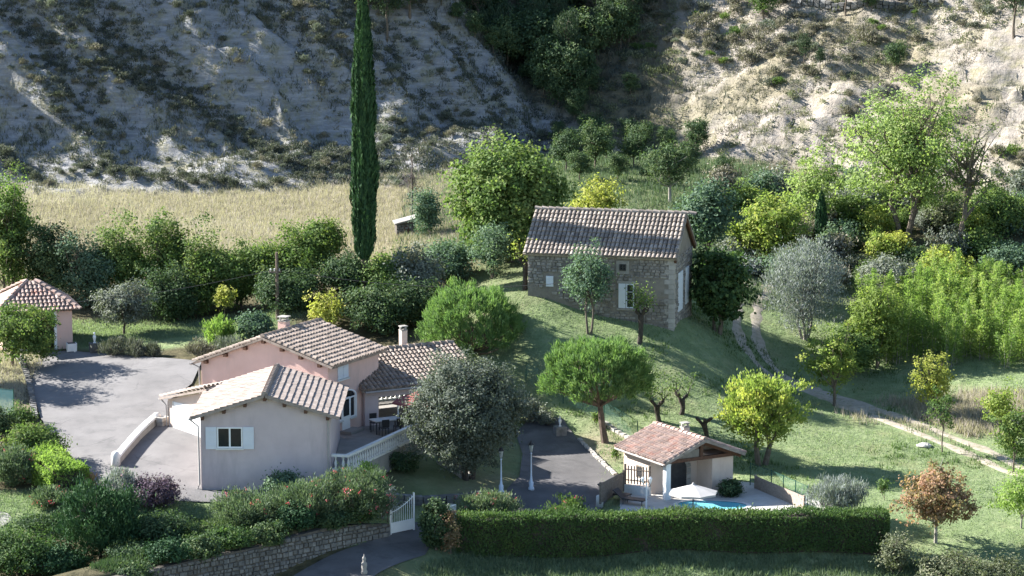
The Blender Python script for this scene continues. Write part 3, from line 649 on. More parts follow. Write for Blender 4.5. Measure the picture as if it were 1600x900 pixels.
def roof_plane(parent, pts, t=.10, mat='tile_grey', name='roof'):
    return MB().slab(pts, t).build(name, M[mat], parent)
def chimney(parent, x, y, z0, z1, w=.5, d=.5, rz=0.0, mat='plaster_pink'):
    c = MB().box((x, y, (z0+z1)/2), (w, d, z1-z0), rz).build('chimney', M[mat], parent)
    k = MB(); k.box((x, y, z1+.03), (w*1.12, d*1.12, .06), rz)
    for i_ in (-1, 1):
        for j_ in (-1, 1): k.box((x+i_*w*.38, y+j_*d*.38, z1+.16), (.09, .09, .16), rz)
    k.box((x, y, z1+.26), (w*1.15, d*1.15, .05), rz); k.build('chimney_cap', M['stone_pale'], c)
    return c
def gutter(parent, a, b_, r=.07):
    return MB().tube([a, b_], r, 6).build('gutter', M['gutter'], parent)

# ------------------------------------------------------------------ the villa
def villa():
    t = thing('house', 'pale pink rendered villa with stepped tiled roofs and white shutters', 'house', (-12.5, 152, 0.2))
    # lower block
    A = Fr((-16.22, 147.0), 0.0); w = 6.76; dep = 8.1; ur = 3.38; zt = 4.98; ze = 3.93; s = (zt-ze)/ur
    A.gable(MB(), 0, w, ur, 0, dep, -.6, ze, ze, zt).build('wall', M['plaster'], t)
    ov, fo = .48, .38; zo = .05
    def rz_(u): return zt + .12 + zo - s*abs(u-ur)
    # roof decks and tiles
    rl_ = roof_plane(t, [A.p(-ov, -fo, rz_(-ov)), A.p(ur, -fo, rz_(ur)), A.p(ur, dep, rz_(ur)), A.p(-ov, dep, rz_(-ov))], .13, 'tile_pale')
    rr_ = roof_plane(t, [A.p(ur, -fo, rz_(ur)), A.p(w+ov, -fo, rz_(w+ov)), A.p(w+ov, dep, rz_(w+ov)), A.p(ur, dep, rz_(ur))], .13, 'tile_pale')
    tf = tile_flat(.42, .34); sl = (ur+ov)*math.sqrt(1+s*s)
    me = tile_field(rl_, A.p(-ov, dep, rz_(-ov)), (0, -1, 0), (1, 0, s), dep+fo, sl, .42, .34, tf, M['tile_pale'], 150, None, .012, .004)
    tile_field(rr_, A.p(w+ov, -fo, rz_(w+ov)), (0, 1, 0), (-1, 0, s), dep+fo, sl, .42, .34, tf, M['tile_pale'], 150, me, .012, .004)
    rid = mb_mesh(tile_canal(.40, .42), 'ridge_tile', M['tile_pale'])
    for k in range(20): inst('ridge_tile', rid, rl_, frame(A.p(ur, -fo+k*.42, rz_(ur)-.02), (1, 0, 0), (0, 1, 0)))
    for u in (.12, 1.25, 2.35, ur, 4.4, 5.5, w-.12):
        z = rz_(u)-.14; MB().box(A.p(u, -.16, z-.10), (.17, .42, .17)).build('rafter', M['wood_dark'], t)
    gutter(t, A.p(-ov-.05, -fo, rz_(-ov)-.08), A.p(-ov-.05, dep, rz_(-ov)-.05))
    MB().tube([A.p(-ov-.04, -.25, rz_(-ov)-.12), A.p(-.12, -.08, rz_(-ov)-.5), A.p(-.09, -.08, .35), A.p(-.2, -.1, .12)], .045, 6).build('downpipe', M['gutter'], t)
    MB().tube([A.p(w-.12, -.07, ze-.05), A.p(w-.12, -.07, 0)], .045, 6).build('downpipe', M['gutter'], t)
    window(t, A, .85, 2.18, 2.28, 3.38); shutter(t, A, .26, .83, 2.22, 3.40); shutter(t, A, 2.2, 2.77, 2.22, 3.40)
    # garage annex, turned towards the drive
    B = Fr((-19.0, 156.2), R(-45)); bw = 4.0
    mb = MB(); prof = [(0, 0.6), (bw, 0.6), (bw, 4.05), (0, 3.05)]
    vs = [B.p(u, v, z) for v in (0, 5.0) for u, z in prof]
    mb.add(vs, [(0, 1, 2, 3), (7, 6, 5, 4)]+[(i_, 4+i_, 4+(i_+1) % 4, (i_+1) % 4) for i_ in range(4)]); mb.build('garage_wall', M['plaster_cream'], t)
    g = B.box(MB(), .55, 2.9, -.04, .03, 1.2, 2.98).build('garage_door', M['white_paint'], t)
    for k in range(1, 5): B.box(MB(), .55, 2.9, -.052, -.041, 1.2+k*.36, 1.225+k*.36).build('door_rib', M['white_paint'], g)
    B.box(MB(), .45, .53, -.06, .03, 1.2, 3.0).build('door_jamb', M['white_stone'], t)
    rg_ = roof_plane(t, [B.p(-.4, -.3, 3.12), B.p(bw-.3, -.3, 4.16), B.p(bw-.3, 5.0, 4.16), B.p(-.4, 5.0, 3.12)], .12, 'tile_pale')
    tile_field(rg_, B.p(-.4, 5.0, 3.12), (-B.d.x, -B.d.y, 0), (B.e.x, B.e.y, .28), 5.3, 4.0, .3, .36, tile_canal(.3, .36), M['tile_pale'], 0)
    gutter(t, B.p(-.45, -.3, 3.04), B.p(-.45, 5, 3.06), .06)
    MB().tube([B.p(-.42, -.15, 3.0), B.p(-.1, -.07, 2.7), B.p(-.06, -.07, 1.4)], .04, 6).build('downpipe', M['gutter'], t)
    # upper block
    U = Fr((-17.45, 159.05), R(-27)); uw = 8.25; ur2 = 4.2; zl, zr, zt2 = 4.62, 5.05, 6.22; ud = 5.6
    U.gable(MB(), 0, uw, ur2, 0, ud, 0, zl, zr, zt2).build('wall', M['plaster_pink'], t)
    sL, sR = (zt2-zl)/ur2, (zt2-zr)/(uw-ur2); o2 = .42
    zz = lambda u: zt2+.14-(sL*(ur2-u) if u < ur2 else sR*(u-ur2))
    ra = roof_plane(t, [U.p(-o2, -.24, zz(-o2)), U.p(ur2, -.24, zz(ur2)), U.p(ur2, ud+.3, zz(ur2)), U.p(-o2, ud+.3, zz(-o2))], .12)
    rb = roof_plane(t, [U.p(ur2, -.24, zz(ur2)), U.p(uw+o2, -.24, zz(uw+o2)), U.p(uw+o2, ud+.3, zz(uw+o2)), U.p(ur2, ud+.3, zz(ur2))], .12)
    tc = tile_canal(.30, .40)
    tile_field(ra, U.p(-o2, ud+.3, zz(-o2)), tuple(-U.d)+(0,), (U.e.x, U.e.y, sL), ud+.3+.24, (ur2+o2)*math.hypot(1, sL), .30, .4, tc, M['tile_grey'], 0)
    tile_field(rb, U.p(uw+o2, -.24, zz(uw+o2)), tuple(U.d)+(0,), (-U.e.x, -U.e.y, sR), ud+.3+.24, (uw-ur2+o2)*math.hypot(1, sR), .30, .4, tc, M['tile_grey'], 0)
    rid2 = mb_mesh(tile_canal(.38, .42), 'ridge_tile', M['tile_grey'])
    for k in range(15): inst('ridge_tile', rid2, ra, frame(U.p(ur2, -.24+k*.42, zz(ur2)+.02), (U.e.x, U.e.y, 0), (U.d.x, U.d.y, 0)))
    for u in (.4, 1.7, 3.0, ur2, 5.4, 6.6, 7.8):
        q = U.p(u, -.1, zz(u)-.24); MB().box(q, (.2, .26, .2), R(-27)).build('rafter', M['wood_dark'], t)
    gutter(t, U.p(-o2-.05, -o2, zz(-o2)-.08), U.p(-o2-.05, ud, zz(-o2)-.05))
    MB().tube([U.p(-o2, -.2, zz(-o2)-.12), U.p(-.1, -.06, zl-.3), U.p(-.06, -.06, 2.2)], .045, 6).build('downpipe', M['gutter'], t)
    q = U.p(3.5, 3.2, 0); chimney(t, q[0], q[1], 5.4, 6.72, .5, .5, R(-27))
    # its side wall over the terrace
    S = Fr(U.p(uw, 0, 0)[:2], R(63)); S.d = Vector((-S.e.y, S.e.x))
    shutter(t, S, 1.0, 1.56, 4.12, 4.88); shutter(t, S, 1.58, 2.14, 4.12, 4.88); S.box(MB(), .92, 2.22, -.12, .02, 4.02, 4.10).build('sill', M['white_stone'], t)
    mb = MB(); n = 12
    for k in range(n):       # arched white surround
        a0, a1 = math.pi*k/n, math.pi*(k+1)/n
        pt = lambda a_, r: (1.85-r*1.02*math.cos(a_), 2.95+r*.42*math.sin(a_))
        q = [pt(a0, 1.0), pt(a1, 1.0), pt(a1, 1.15), pt(a0, 1.15)]
        mb.add([S.p(u, v, z) for v in (-.07, .02) for u, z in q], [(0, 1, 2, 3), (7, 6, 5, 4)]+[(i_, 4+i_, 4+(i_+1) % 4, (i_+1) % 4) for i_ in range(4)])
    for u0, u1, z0 in ((.67, .83, 1.75), (2.87, 3.03, 1.75)): S.box(mb, u0, u1, -.07, .02, z0, 2.95)
    mb.build('door_surround', M['white_paint'], t)
    window(t, S, .84, 1.44, 1.78, 2.95, sill=True, leaves=1); window(t, S, 2.3, 2.86, 1.78, 2.95, sill=True, leaves=1)
    dr = S.box(MB(), 1.45, 2.29, -.05, .03, 1.07, 2.98).build('door', M['white_paint'], t)
    S.box(MB(), 1.56, 2.18, -.06, -.045, 1.95, 2.88).build('pane', M['glass'], dr)
    mb = MB(); pts = [S.p(1.85-1.0*math.cos(math.pi*k/10), -.02, 2.96+.40*math.sin(math.pi*k/10)) for k in range(11)]
    mb.add(pts, [tuple(range(11))]); mb.build('transom_pane', M['glass'], t)
    S.box(MB(), 1.2, 2.6, -.75, -.01, 1.06, 1.2).build('door_step', M['concrete'], t)
    # covered terrace wing
    W = Fr((-8.25, 158.45), R(29)); wl = 7.0; hd = 3.1; z0, zeW, ztW = 1.06, 3.22, 4.55
    slW = (ztW-zeW)/hd
    mb = MB(); W.box(mb, 0, .85, 0, .3, 0, zeW); W.box(mb, 6.6, wl, 0, .3, 0, zeW); W.box(mb, .85, 6.6, 0, .3, 2.62, zeW)
    W.box(mb, 0, .4, 2*hd-.3, 2*hd, 0, zeW); W.box(mb, 6.6, wl, 2*hd-.3, 2*hd, 0, zeW); W.box(mb, .4, 6.6, 2*hd-.3, 2*hd, 2.75, zeW)
    W.box(mb, 0, .3, .3, 2*hd-.3, 0, zeW)
    for u in (0, wl-.3):
        vs = [W.p(uu, v, z) for uu in (u, u+.3) for v, z in ((0, zeW), (2*hd, zeW), (hd, ztW))]
        mb.add(vs, [(0, 1, 2), (5, 4, 3), (0, 3, 4, 1), (1, 4, 5, 2), (2, 5, 3, 0)])
    mb.build('porch_wall', M['plaster'], t)
    zw = lambda v: ztW+.13-slW*abs(v-hd)
    rf = roof_plane(t, [W.p(-.35, -.45, zw(-.45)), W.p(wl+.3, -.45, zw(-.45)), W.p(wl+.3, hd, zw(hd)), W.p(-.35, hd, zw(hd))], .12)
    rk = roof_plane(t, [W.p(-.35, hd, zw(hd)), W.p(wl+.3, hd, zw(hd)), W.p(wl+.3, 2*hd+.45, zw(2*hd+.45)), W.p(-.35, 2*hd+.45, zw(2*hd+.45))], .12)
    tile_field(rf, W.p(-.35, -.45, zw(-.45)), tuple(W.e)+(0,), (W.d.x, W.d.y, slW), wl+.65, (hd+.45)*math.hypot(1, slW), .27, .38, tile_canal(.27, .38), M['tile_grey'], 0)
    tile_field(rk, W.p(wl+.3, 2*hd+.45, zw(2*hd+.45)), tuple(-W.e)+(0,), (-W.d.x, -W.d.y, slW), wl+.65, (hd+.45)*math.hypot(1, slW), .27, .38, tile_canal(.27, .38), M['tile_grey'], 0)
    for k in range(18): inst('ridge_tile', rid2, rf, frame(W.p(-.35+k*.42, hd, zw(hd)+.02), (-W.d.x, -W.d.y, 0), (W.e.x, W.e.y, 0)))
    gutter(t, W.p(-.2, -.52, zw(-.45)-.1), W.p(wl+.2, -.52, zw(-.45)-.08), .06)
    MB().tube([W.p(2.15, .15, z0), W.p(2.15, .15, 2.62)], .05, 8).build('post', M['white_paint'], t)
    q = W.p(4.5, hd+1.0, 0); chimney(t, q[0], q[1], 3.9, 5.5, .36, .36, R(29), 'plaster_cream')
    # terrace slab with its plinth
    poly = [(-9.44, 147.0), (-8.55, 146.8), (-5.35, 154.5), (-1.7, 161.3), (-5.0, 167.2), (-11.2, 163.9), (-10.1, 155.4), (-9.44, 155.0)]
    MB().prism(poly, -1.2, 1.05).build('terrace', M['concrete'], t)
    balustrade(t, [(-9.40, 147.12), (-8.60, 146.95), (-5.5, 154.5), (-3.6, 158.0)], 1.05, .29)
    q0, q1 = W.p(.4, 2*hd-.15, 0), W.p(6.6, 2*hd-.15, 0); balustrade(t, [q0[:2], q1[:2]], 1.05, .29)
def balustrade(parent, line, z, sp):
    mbt, mbb = MB(), MB(); ln = [Vector(p) for p in line]
    bal = MB().lathe((0, 0, 0), [(.075, 0), (.075, .05), (.045, .09), (.085, .24), (.07, .33), (.038, .47), (.06, .55), (.075, .60), (.075, .64)], 7)
    me = mb_mesh(bal, 'baluster', M['white_stone']); me.shade_smooth()
    def rail(z0, z1, w):
        mb = MB(); L_, R_ = [], []
        for k, p in enumerate(ln):
            d0 = (ln[k]-ln[k-1]).normalized() if k else (ln[1]-ln[0]).normalized(); d1 = (ln[k+1]-ln[k]).normalized() if k < len(ln)-1 else d0
            b_ = (d0+d1).normalized(); n_ = Vector((-b_.y, b_.x))*(w/2)/max(.4, b_.dot(d0)); L_.append(p+n_); R_.append(p-n_)
        vs = []
        for k in range(len(ln)): vs += [(R_[k].x, R_[k].y, z0), (L_[k].x, L_[k].y, z0), (L_[k].x, L_[k].y, z1), (R_[k].x, R_[k].y, z1)]
        m_ = len(ln)-1
        mb.add(vs, [(0, 3, 2, 1), (m_*4, m_*4+1, m_*4+2, m_*4+3)]+[(k*4+i_, k*4+(i_+1) % 4, k*4+4+(i_+1) % 4, k*4+4+i_) for k in range(m_) for i_ in range(4)]); return mb
    b_ = rail(z+.002, z+.12, .2).build('balustrade', M['white_stone'], parent); rail(z+.76, z+.88, .24).build('handrail', M['white_stone'], b_)
    for k in range(len(ln)-1):
        d = ln[k+1]-ln[k]; n_ = max(2, int(d.length/sp))
        for j in range(n_):
            p = ln[k]+d*((j+.5)/n_); inst('baluster', me, b_, Matrix.Translation((p.x, p.y, z+.12)))
villa()

# ------------------------------------------------------------------ the stone farmhouse
def stone_piece(seed):
    rg = np.random.default_rng(seed); mb = MB().box((0, 0, 0), (1, 1, 1))
    v = np.array(mb.v)*(1+.22*rg.normal(size=(8, 1)).clip(-1, 1)*.5) + rg.normal(size=(8, 3))*.055
    v[[0, 1, 4, 5]] *= np.array([.84, 1, .84]); mb.v = [tuple(q) for q in v]; return mb
STONES = [stone_piece(k) for k in range(6)]
def lay_stones(parent, fr, u_of, rows, face, n_ind, mat, rg, wr=(.22, .5), depth=.12, skip=None, name='stone'):
    # courses between z0 and z1; u_of(z) gives the run, skip(u, z) leaves openings
    mes = [mb_mesh(s, 'stone', mat) for s in STONES]; ms = []
    for z0, z1 in rows:
        a_, b_ = u_of((z0+z1)/2); u = a_
        while u < b_-.08:
            w = min(float(rg.uniform(*wr)), b_-u); uc = u+w/2; zc = (z0+z1)/2+float(rg.normal())*.012
            if not (skip and skip(uc, zc, w)):
                pr = depth*(.25+.35*float(rg.random()))
                m_ = Matrix.Translation(fr.p(uc, face - pr + depth/2, zc)) @ Matrix.Rotation(math.atan2(fr.e.y, fr.e.x)+float(rg.normal())*.05, 4, 'Z') @ Matrix.Rotation(float(rg.normal())*.06, 4, 'Y') @ Matrix.Diagonal((w-.03, depth*1.2, (z1-z0)-.025, 1))
                ms.append((zc, int(rg.integers(6)), m_))
            u += w
    ms.sort(key=lambda q: q[0])
    for k, (zc, v, m_) in enumerate(ms[:n_ind]): inst(name, mes[v], parent, m_)
    rest = ms[n_ind:]
    if rest:
        out, fs, var = [], [], []
        for zc, v, m_ in rest:
            A = np.array(m_); V0 = np.array(STONES[v].v); o = sum(len(q) for q in out) if False else len(out)*8
            out.append(V0@A[:3, :3].T+A[:3, 3]); fs += [tuple(i_+o for i_ in f) for f in STONES[v].f]; var += [rg.random()]*8
        me2 = bpy.data.meshes.new('stones'); me2.from_pydata(np.concatenate(out).tolist(), [], fs); me2.update()
        at = me2.attributes.new('var', 'FLOAT', 'POINT'); at.data.foreach_set('value', np.array(var, np.float32))
        o = link('stones', me2, mat, parent); o['kind'] = 'stuff'
def courses(z0, z1, h, rg):
    z = z0; out = []
    while z < z1-.04:
        q = min(h*float(rg.uniform(.75, 1.3)), z1-z); out.append((z, z+q)); z += q
    return out
def farmhouse():
    rg = np.random.default_rng(5)
    yaw = R(-14); ln = 9.1; hd = 3.0; zb = 3.2; ze, zt = 8.55, 10.65
    o = Vector((9.8, 172.4)); e = Vector((math.cos(yaw), math.sin(yaw))); o = o - e*ln
    F = Fr((o.x, o.y), yaw)
    t = thing('farmhouse', 'old stone farmhouse with long canal tile roof on the lawn slope', 'house', (*F.p(ln/2, hd, 5.0)[:2], 4.6))
    mb = MB(); prof = [(0, zb), (2*hd, zb), (2*hd, ze), (hd, zt), (0, ze)]
    vs = [F.p(u, v, z) for u in (0, ln) for v, z in prof]
    mb.add(vs, [tuple(range(5)), tuple(range(9, 4, -1))]+[(i_, 5+i_, 5+(i_+1) % 5, (i_+1) % 5) for i_ in range(5)])
    wall = mb.build('wall', M['mortar'], t)
    s = (zt-ze)/hd; zz = lambda v: zt+.16-s*abs(v-hd)
    def hole(u, z, w):
        for u0, u1, z0, z1 in ((5.5, 6.4, 7.4, 8.3), (5.62, 6.72, 5.15, 7.05), (1.05, 1.75, 6.3, 7.3), (6.9, 9.1, 6.0, 7.2)):
            if u+w/2 > u0 and u-w/2 < u1 and z > z0-.05 and z < z1+.05: return True
        return False
    low = lambda z: (max(0, min(8.0, (6.75-z)*2.2)), ln-.3)
    lay_stones(wall, F, low, courses(3.5, ze-.15, .19, rg), 0, 300, M['stone'], rg, (.2, .46), .12, hole)
    G2 = Fr(F.p(ln, 0, 0)[:2], yaw+R(90))
    lay_stones(wall, G2, lambda z: (.3, 2*hd-.1), courses(3.5, ze-.1, .2, rg), 0, 0, M['stone'], rg, (.22, .5), .1, lambda u, z, w: (1.2 < u < 2.8 and 4.9 < z < 7.6) or (3.6 < u < 4.8 and 5 < z < 7.6))
    qm = mb_mesh(MB().box((0, 0, 0), (1, 1, 1), 0, .97), 'quoin', M['stone_pale'])
    z = 3.6; k = 0
    while z < ze-.2:
        a_, b_ = (.62, .36) if k % 2 else (.36, .62)
        inst('quoin', qm, wall, Matrix.Translation(F.p(ln-a_/2+.05, b_/2-.05, z+.15)) @ Matrix.Rotation(yaw, 4, 'Z') @ Matrix.Diagonal((a_, b_, .28, 1))); z += .3; k += 1
    # roof
    rf = roof_plane(t, [F.p(-.25, -.3, zz(-.3)), F.p(ln+.25, -.3, zz(-.3)), F.p(ln+.25, hd, zz(hd)), F.p(-.25, hd, zz(hd))], .12, 'tile_old')
    rk = roof_plane(t, [F.p(-.25, hd, zz(hd)), F.p(ln+.25, hd, zz(hd)), F.p(ln+.25, 2*hd+.3, zz(2*hd+.3)), F.p(-.25, 2*hd+.3, zz(2*hd+.3))], .12, 'tile_old')
    tc = tile_canal(.265, .40); sl = (hd+.3)*math.hypot(1, s)
    me = tile_field(rf, F.p(-.25, -.3, zz(-.3)), tuple(F.e)+(0,), (F.d.x, F.d.y, s), ln+.5, sl, .265, .40, tc, M['tile_old'], 300, None, .03, .03)
    tile_field(rk, F.p(ln+.25, 2*hd+.3, zz(2*hd+.3)), tuple(-F.e)+(0,), (-F.d.x, -F.d.y, s), ln+.5, sl, .265, .40, tc, M['tile_old'], 0, me, .03, .03)
    rid = mb_mesh(tile_canal(.42, .44), 'ridge_tile', M['tile_old'])
    for k in range(23): inst('ridge_tile', rid, rf, frame(F.p(-.25+k*.44, hd, zz(hd)+.03), (-F.d.x, -F.d.y, 0), (F.e.x, F.e.y, 0)))
    F.box(MB(), -.1, ln+.1, -.2, 0, ze-.16, ze-.02).build('cornice', M['stone_pale'], t)
    for v0, v1 in ((-.3, hd), (hd, 2*hd+.3)):
        MB().slab([F.p(ln+.06, v0, zz(v0)-.13), F.p(ln+.2, v0, zz(v0)-.13), F.p(ln+.2, v1, zz(v1)-.13), F.p(ln+.06, v1, zz(v1)-.13)], .16).build('verge_board', M['wood_dark'], t)
    # openings
    F.box(MB(), 5.55, 6.35, -.05, .02, 7.45, 8.25).build('window_surround', M['stone_pale'], t); window(t, F, 5.75, 6.15, 7.65, 8.05, -.06, M['metal_dark'], False, 2, bars=1)
    F.box(MB(), 5.6, 6.75, -.05, .02, 6.86, 7.02).build('lintel', M['stone_pale'], t); F.box(MB(), 5.6, 6.75, -.1, .02, 5.22, 5.33).build('sill', M['stone_pale'], t)
    window(t, F, 6.16, 6.66, 5.35, 6.85, 0, M['shutter'], False, 1, bars=2); shutter(t, F, 5.7, 6.13, 5.35, 6.85)
    shutter(t, F, 1.16, 1.62, 6.5, 7.15, 0, 'shutter')
    F.box(MB(), 6.9, 9.0, -.03, .02, 6.1, 7.15).build('mortar_patch', M['mortar'], t)
    shutter(t, G2, 1.25, 1.95, 5.0, 7.4); shutter(t, G2, 2.0, 2.7, 5.0, 7.4); shutter(t, G2, 3.7, 4.7, 5.1, 7.4)
    return F
farmhouse()

# ------------------------------------------------------------------ the pool house
def pool_house():
    Q = Fr((8.2, 150.0), R(30)); z0 = POOLZ
    t = thing('pool_house', 'small pool house with reddish tile roof and open gable porch', 'house', (*Q.p(2.3, 2.2, 0)[:2], z0))
    gw = 4.5; ur = 2.25; ze, zt = .86, 1.74; dp = 4.3; s = (zt-ze)/ur
    mb = MB(); Q.gable(mb, .06, gw-.1, ur, 1.6, dp, z0-.2, ze, ze, zt-.02); wall = mb.build('wall', M['plaster_cream'], t)
    Q.box(MB(), 3.05, gw-.1, .12, 1.6, z0-.2, ze-.02).build('side_wall', M['plaster_cream'], t)
    Q.box(MB(), .0, .30, -.02, .28, z0, ze-.1).build('column', M['white_paint'], t)
    # dark sheet standing for the shade inside the arch, with pale voussoirs
    ar = MB(); pts = [(1.3, z0+.02), (2.35, z0+.02)] + [(1.825+.525*math.cos(math.pi*k/10), .0+.52*math.sin(math.pi*k/10)) for k in range(11)]
    ar.add([Q.p(u, 1.585, z) for u, z in pts], [tuple(range(len(pts)))]); ar.build('archway_shade', M['metal_dark'], t)
    vm = mb_mesh(MB().box((0, 0, 0), (1, 1, 1)), 'voussoir', M['stone_pale'])
    for k in range(9):
        a_ = math.pi*(k+.5)/9; inst('voussoir', vm, t, Matrix.Translation(Q.p(1.825+.66*math.cos(a_), 1.57, .66*math.sin(a_))) @ Matrix.Rotation(R(30), 4, 'Z') @ Matrix.Rotation(-a_, 4, 'Y') @ Matrix.Diagonal((.26, .08, .2, 1)))
    for k in range(4):
        for u in (1.165, 2.485): inst('voussoir', vm, t, Matrix.Translation(Q.p(u, 1.57, z0+.15+k*.3)) @ Matrix.Rotation(R(30), 4, 'Z') @ Matrix.Diagonal((.26, .08, .27, 1)))
    zz = lambda u: zt+.14-s*abs(u-ur)
    ra = roof_plane(t, [Q.p(-.35, -.4, zz(-.35)), Q.p(ur, -.4, zz(ur)), Q.p(ur, dp+.3, zz(ur)), Q.p(-.35, dp+.3, zz(-.35))], .1, 'tile_red')
    rb = roof_plane(t, [Q.p(ur, -.4, zz(ur)), Q.p(gw+.35, -.4, zz(gw+.35)), Q.p(gw+.35, dp+.3, zz(gw+.35)), Q.p(ur, dp+.3, zz(ur))], .1, 'tile_red')
    tc = tile_canal(.25, .36); sl = (ur+.35)*math.hypot(1, s)
    me = tile_field(ra, Q.p(-.35, dp+.3, zz(-.35)), tuple(-Q.d)+(0,), (Q.e.x, Q.e.y, s), dp+.7, sl, .25, .36, tc, M['tile_red'], 200, None, .02, .03)
    tile_field(rb, Q.p(gw+.35, -.4, zz(gw+.35)), tuple(Q.d)+(0,), (-Q.e.x, -Q.e.y, s), dp+.7, sl, .25, .36, tc, M['tile_red'], 100, me, .02, .03)
    rid = mb_mesh(tile_canal(.34, .42), 'ridge_tile', M['tile_red'])
    for k in range(12): inst('ridge_tile', rid, ra, frame(Q.p(ur, -.4+k*.42, zz(ur)+.01), (Q.e.x, Q.e.y, 0), (Q.d.x, Q.d.y, 0)))
    W = M['wood_dark']
    Q.box(MB(), -.1, gw+.1, -.06, .14, ze-.12, ze+.06).build('tie_beam', W, t); Q.box(MB(), ur-.09, ur+.09, -.05, .13, ze+.06, zt-.02).build('king_post', W, t)
    for a_, b_ in ((-.3, ur), (ur, gw+.3)):
        MB().slab([Q.p(a_, -.08, zz(a_)-.11), Q.p(b_, -.08, zz(b_)-.11), Q.p(b_, .12, zz(b_)-.11), Q.p(a_, .12, zz(a_)-.11)], .17).build('rafter', W, t)
    for a_, b_ in ((-.35, ur), (ur, gw+.35)):
        MB().slab([Q.p(a_, -.44, zz(a_)+.05), Q.p(b_, -.44, zz(b_)+.05), Q.p(b_, -.36, zz(b_)+.05), Q.p(a_, -.36, zz(a_)+.05)], .16).build('verge_board', M['tile_old'], t)
    Q.box(MB(), -.06, .1, .28, 1.6, ze-.12, ze+.04).build('wall_plate', W, t); Q.box(MB(), .3, ur-.12, .02, .06, ze+.06, ze+.5).build('gable_panel', M['mortar'], t)
    Lf = Fr(Q.p(.06, dp, 0)[:2], R(30-90)); window(t, Lf, 1.3, 2.0, -.55, .15, 0, M['wood_grey'], True, 1)
    gutter(t, Q.p(-.4, -.4, zz(-.35)-.07), Q.p(-.4, dp+.2, zz(-.35)-.05), .05)
    q = Q.p(2.9, 2.6, 0); chimney(t, q[0], q[1], 1.1, 1.98, .38, .38, R(30), 'plaster_cream')
pool_house()

# ------------------------------------------------------------------ garden pavilion and cabin
def pavilion():
    cx, cy = -29.8, 176.3; z0 = hz(-28, 174.5)-.15; yaw = R(18)
    t = thing('garden_pavilion', 'pink garden pavilion with hipped tile roof at head of the driveway', 'pavilion', (cx, cy, z0))
    Q = Fr((cx, cy), yaw); hw = 2.15; ze = z0+2.55; zt = z0+4.15
    mb = MB()
    Q.box(mb, hw-.95, hw, -hw, -hw+.25, z0, ze); Q.box(mb, hw-.25, hw, -hw+.25, hw, z0, ze); Q.box(mb, -hw, hw-.25, hw-.25, hw, z0, ze); Q.box(mb, -hw, -hw+.25, -hw, hw-.25, z0, ze)
    mb.build('wall', M['plaster_pink'], t)
    for u in (hw-1.12, -hw+.5): Q.box(MB(), u, u+.16, -hw-.02, -hw+.14, z0, ze-.05).build('column', M['white_paint'], t)
    Q.box(MB(), -hw, hw, -hw-.06, -hw+.18, ze-.05, ze+.12).build('beam', M['wood_dark'], t)
    o = hw+.45; apex = [Q.p(-.25, 0, zt), Q.p(.25, 0, zt)]; c = [Q.p(-o, -o, ze+.05), Q.p(o, -o, ze+.05), Q.p(o, o, ze+.05), Q.p(-o, o, ze+.05)]
    mb = MB(); mb.add(c+apex, [(0, 1, 5, 4), (1, 2, 5), (2, 3, 4, 5), (3, 0, 4), (3, 2, 1, 0)]); rf = mb.build('roof', M['tile_red'], t)
    tc = tile_canal(.27, .36); me = mb_mesh(tc, 'tile', M['tile_red'])
    for a_, b_ in ((0, 1), (1, 2)):
        A, B_ = Vector(c[a_]), Vector(c[b_]); al = (B_-A).normalized(); mid = (A+B_)/2; up = (Vector(Q.p(0, 0, zt))-mid); Ls = up.length; up.normalize(); nn = al.cross(up).normalized()
        for j in range(int(Ls/.36)):
            half = (B_-A).length/2*(1-(j+.5)*.36/Ls); n_ = int(2*half/.27)
            for k in range(n_): inst('tile', me, rf, frame(mid+al*((k-(n_-1)/2)*.27)+up*(j*.36-.03)+nn*.012, al, up, nn))
    hip = mb_mesh(tile_canal(.3, .42), 'hip_tile', M['tile_red'])
    for k in range(4):
        A = Vector(c[k]); B_ = Vector(apex[0 if k in (0, 3) else 1]); d = (B_-A); n_ = int(d.length/.42); d.normalize(); sd = d.cross(Vector((0, 0, 1))).normalized()
        for j in range(n_): inst('hip_tile', hip, rf, frame(A+d*(j*.42)+Vector((0, 0, .03)), sd, d))
pavilion()
def cabin():
    x, y = (-7.43, 199.44); z = hz(x, y)-.1
    t = thing('stone_cabin', 'tiny stone cabin with a pale sloping roof in the dry meadow', 'cabin', (x, y, z)); Q = Fr((x-.62, y-.1), R(8))
    vs = [Q.p(u, v, zz) for v in (0, 1.5) for u, zz in ((0, z), (1.35, z), (1.35, z+1.25), (0, z+.92))]
    mb = MB(); mb.add(vs, [(0, 1, 2, 3), (7, 6, 5, 4)]+[(i_, 4+i_, 4+(i_+1) % 4, (i_+1) % 4) for i_ in range(4)]); w = mb.build('wall', M['joint_dark'], t)
    rg = np.random.default_rng(3); lay_stones(w, Q, lambda zz: (.02, 1.33), courses(z+.05, z+.9, .17, rg), 0, 300, M['stone_grey'], rg, (.18, .4), .1)
    MB().slab([Q.p(-.15, -.15, z+.96), Q.p(1.5, -.15, z+1.38), Q.p(1.5, 1.65, z+1.38), Q.p(-.15, 1.65, z+.96)], .1).build('roof', M['concrete'], t)
    Q.box(MB(), .5, .9, -.05, .0, z+.1, z+.8).build('door', M['wood_dark'], t)
cabin()
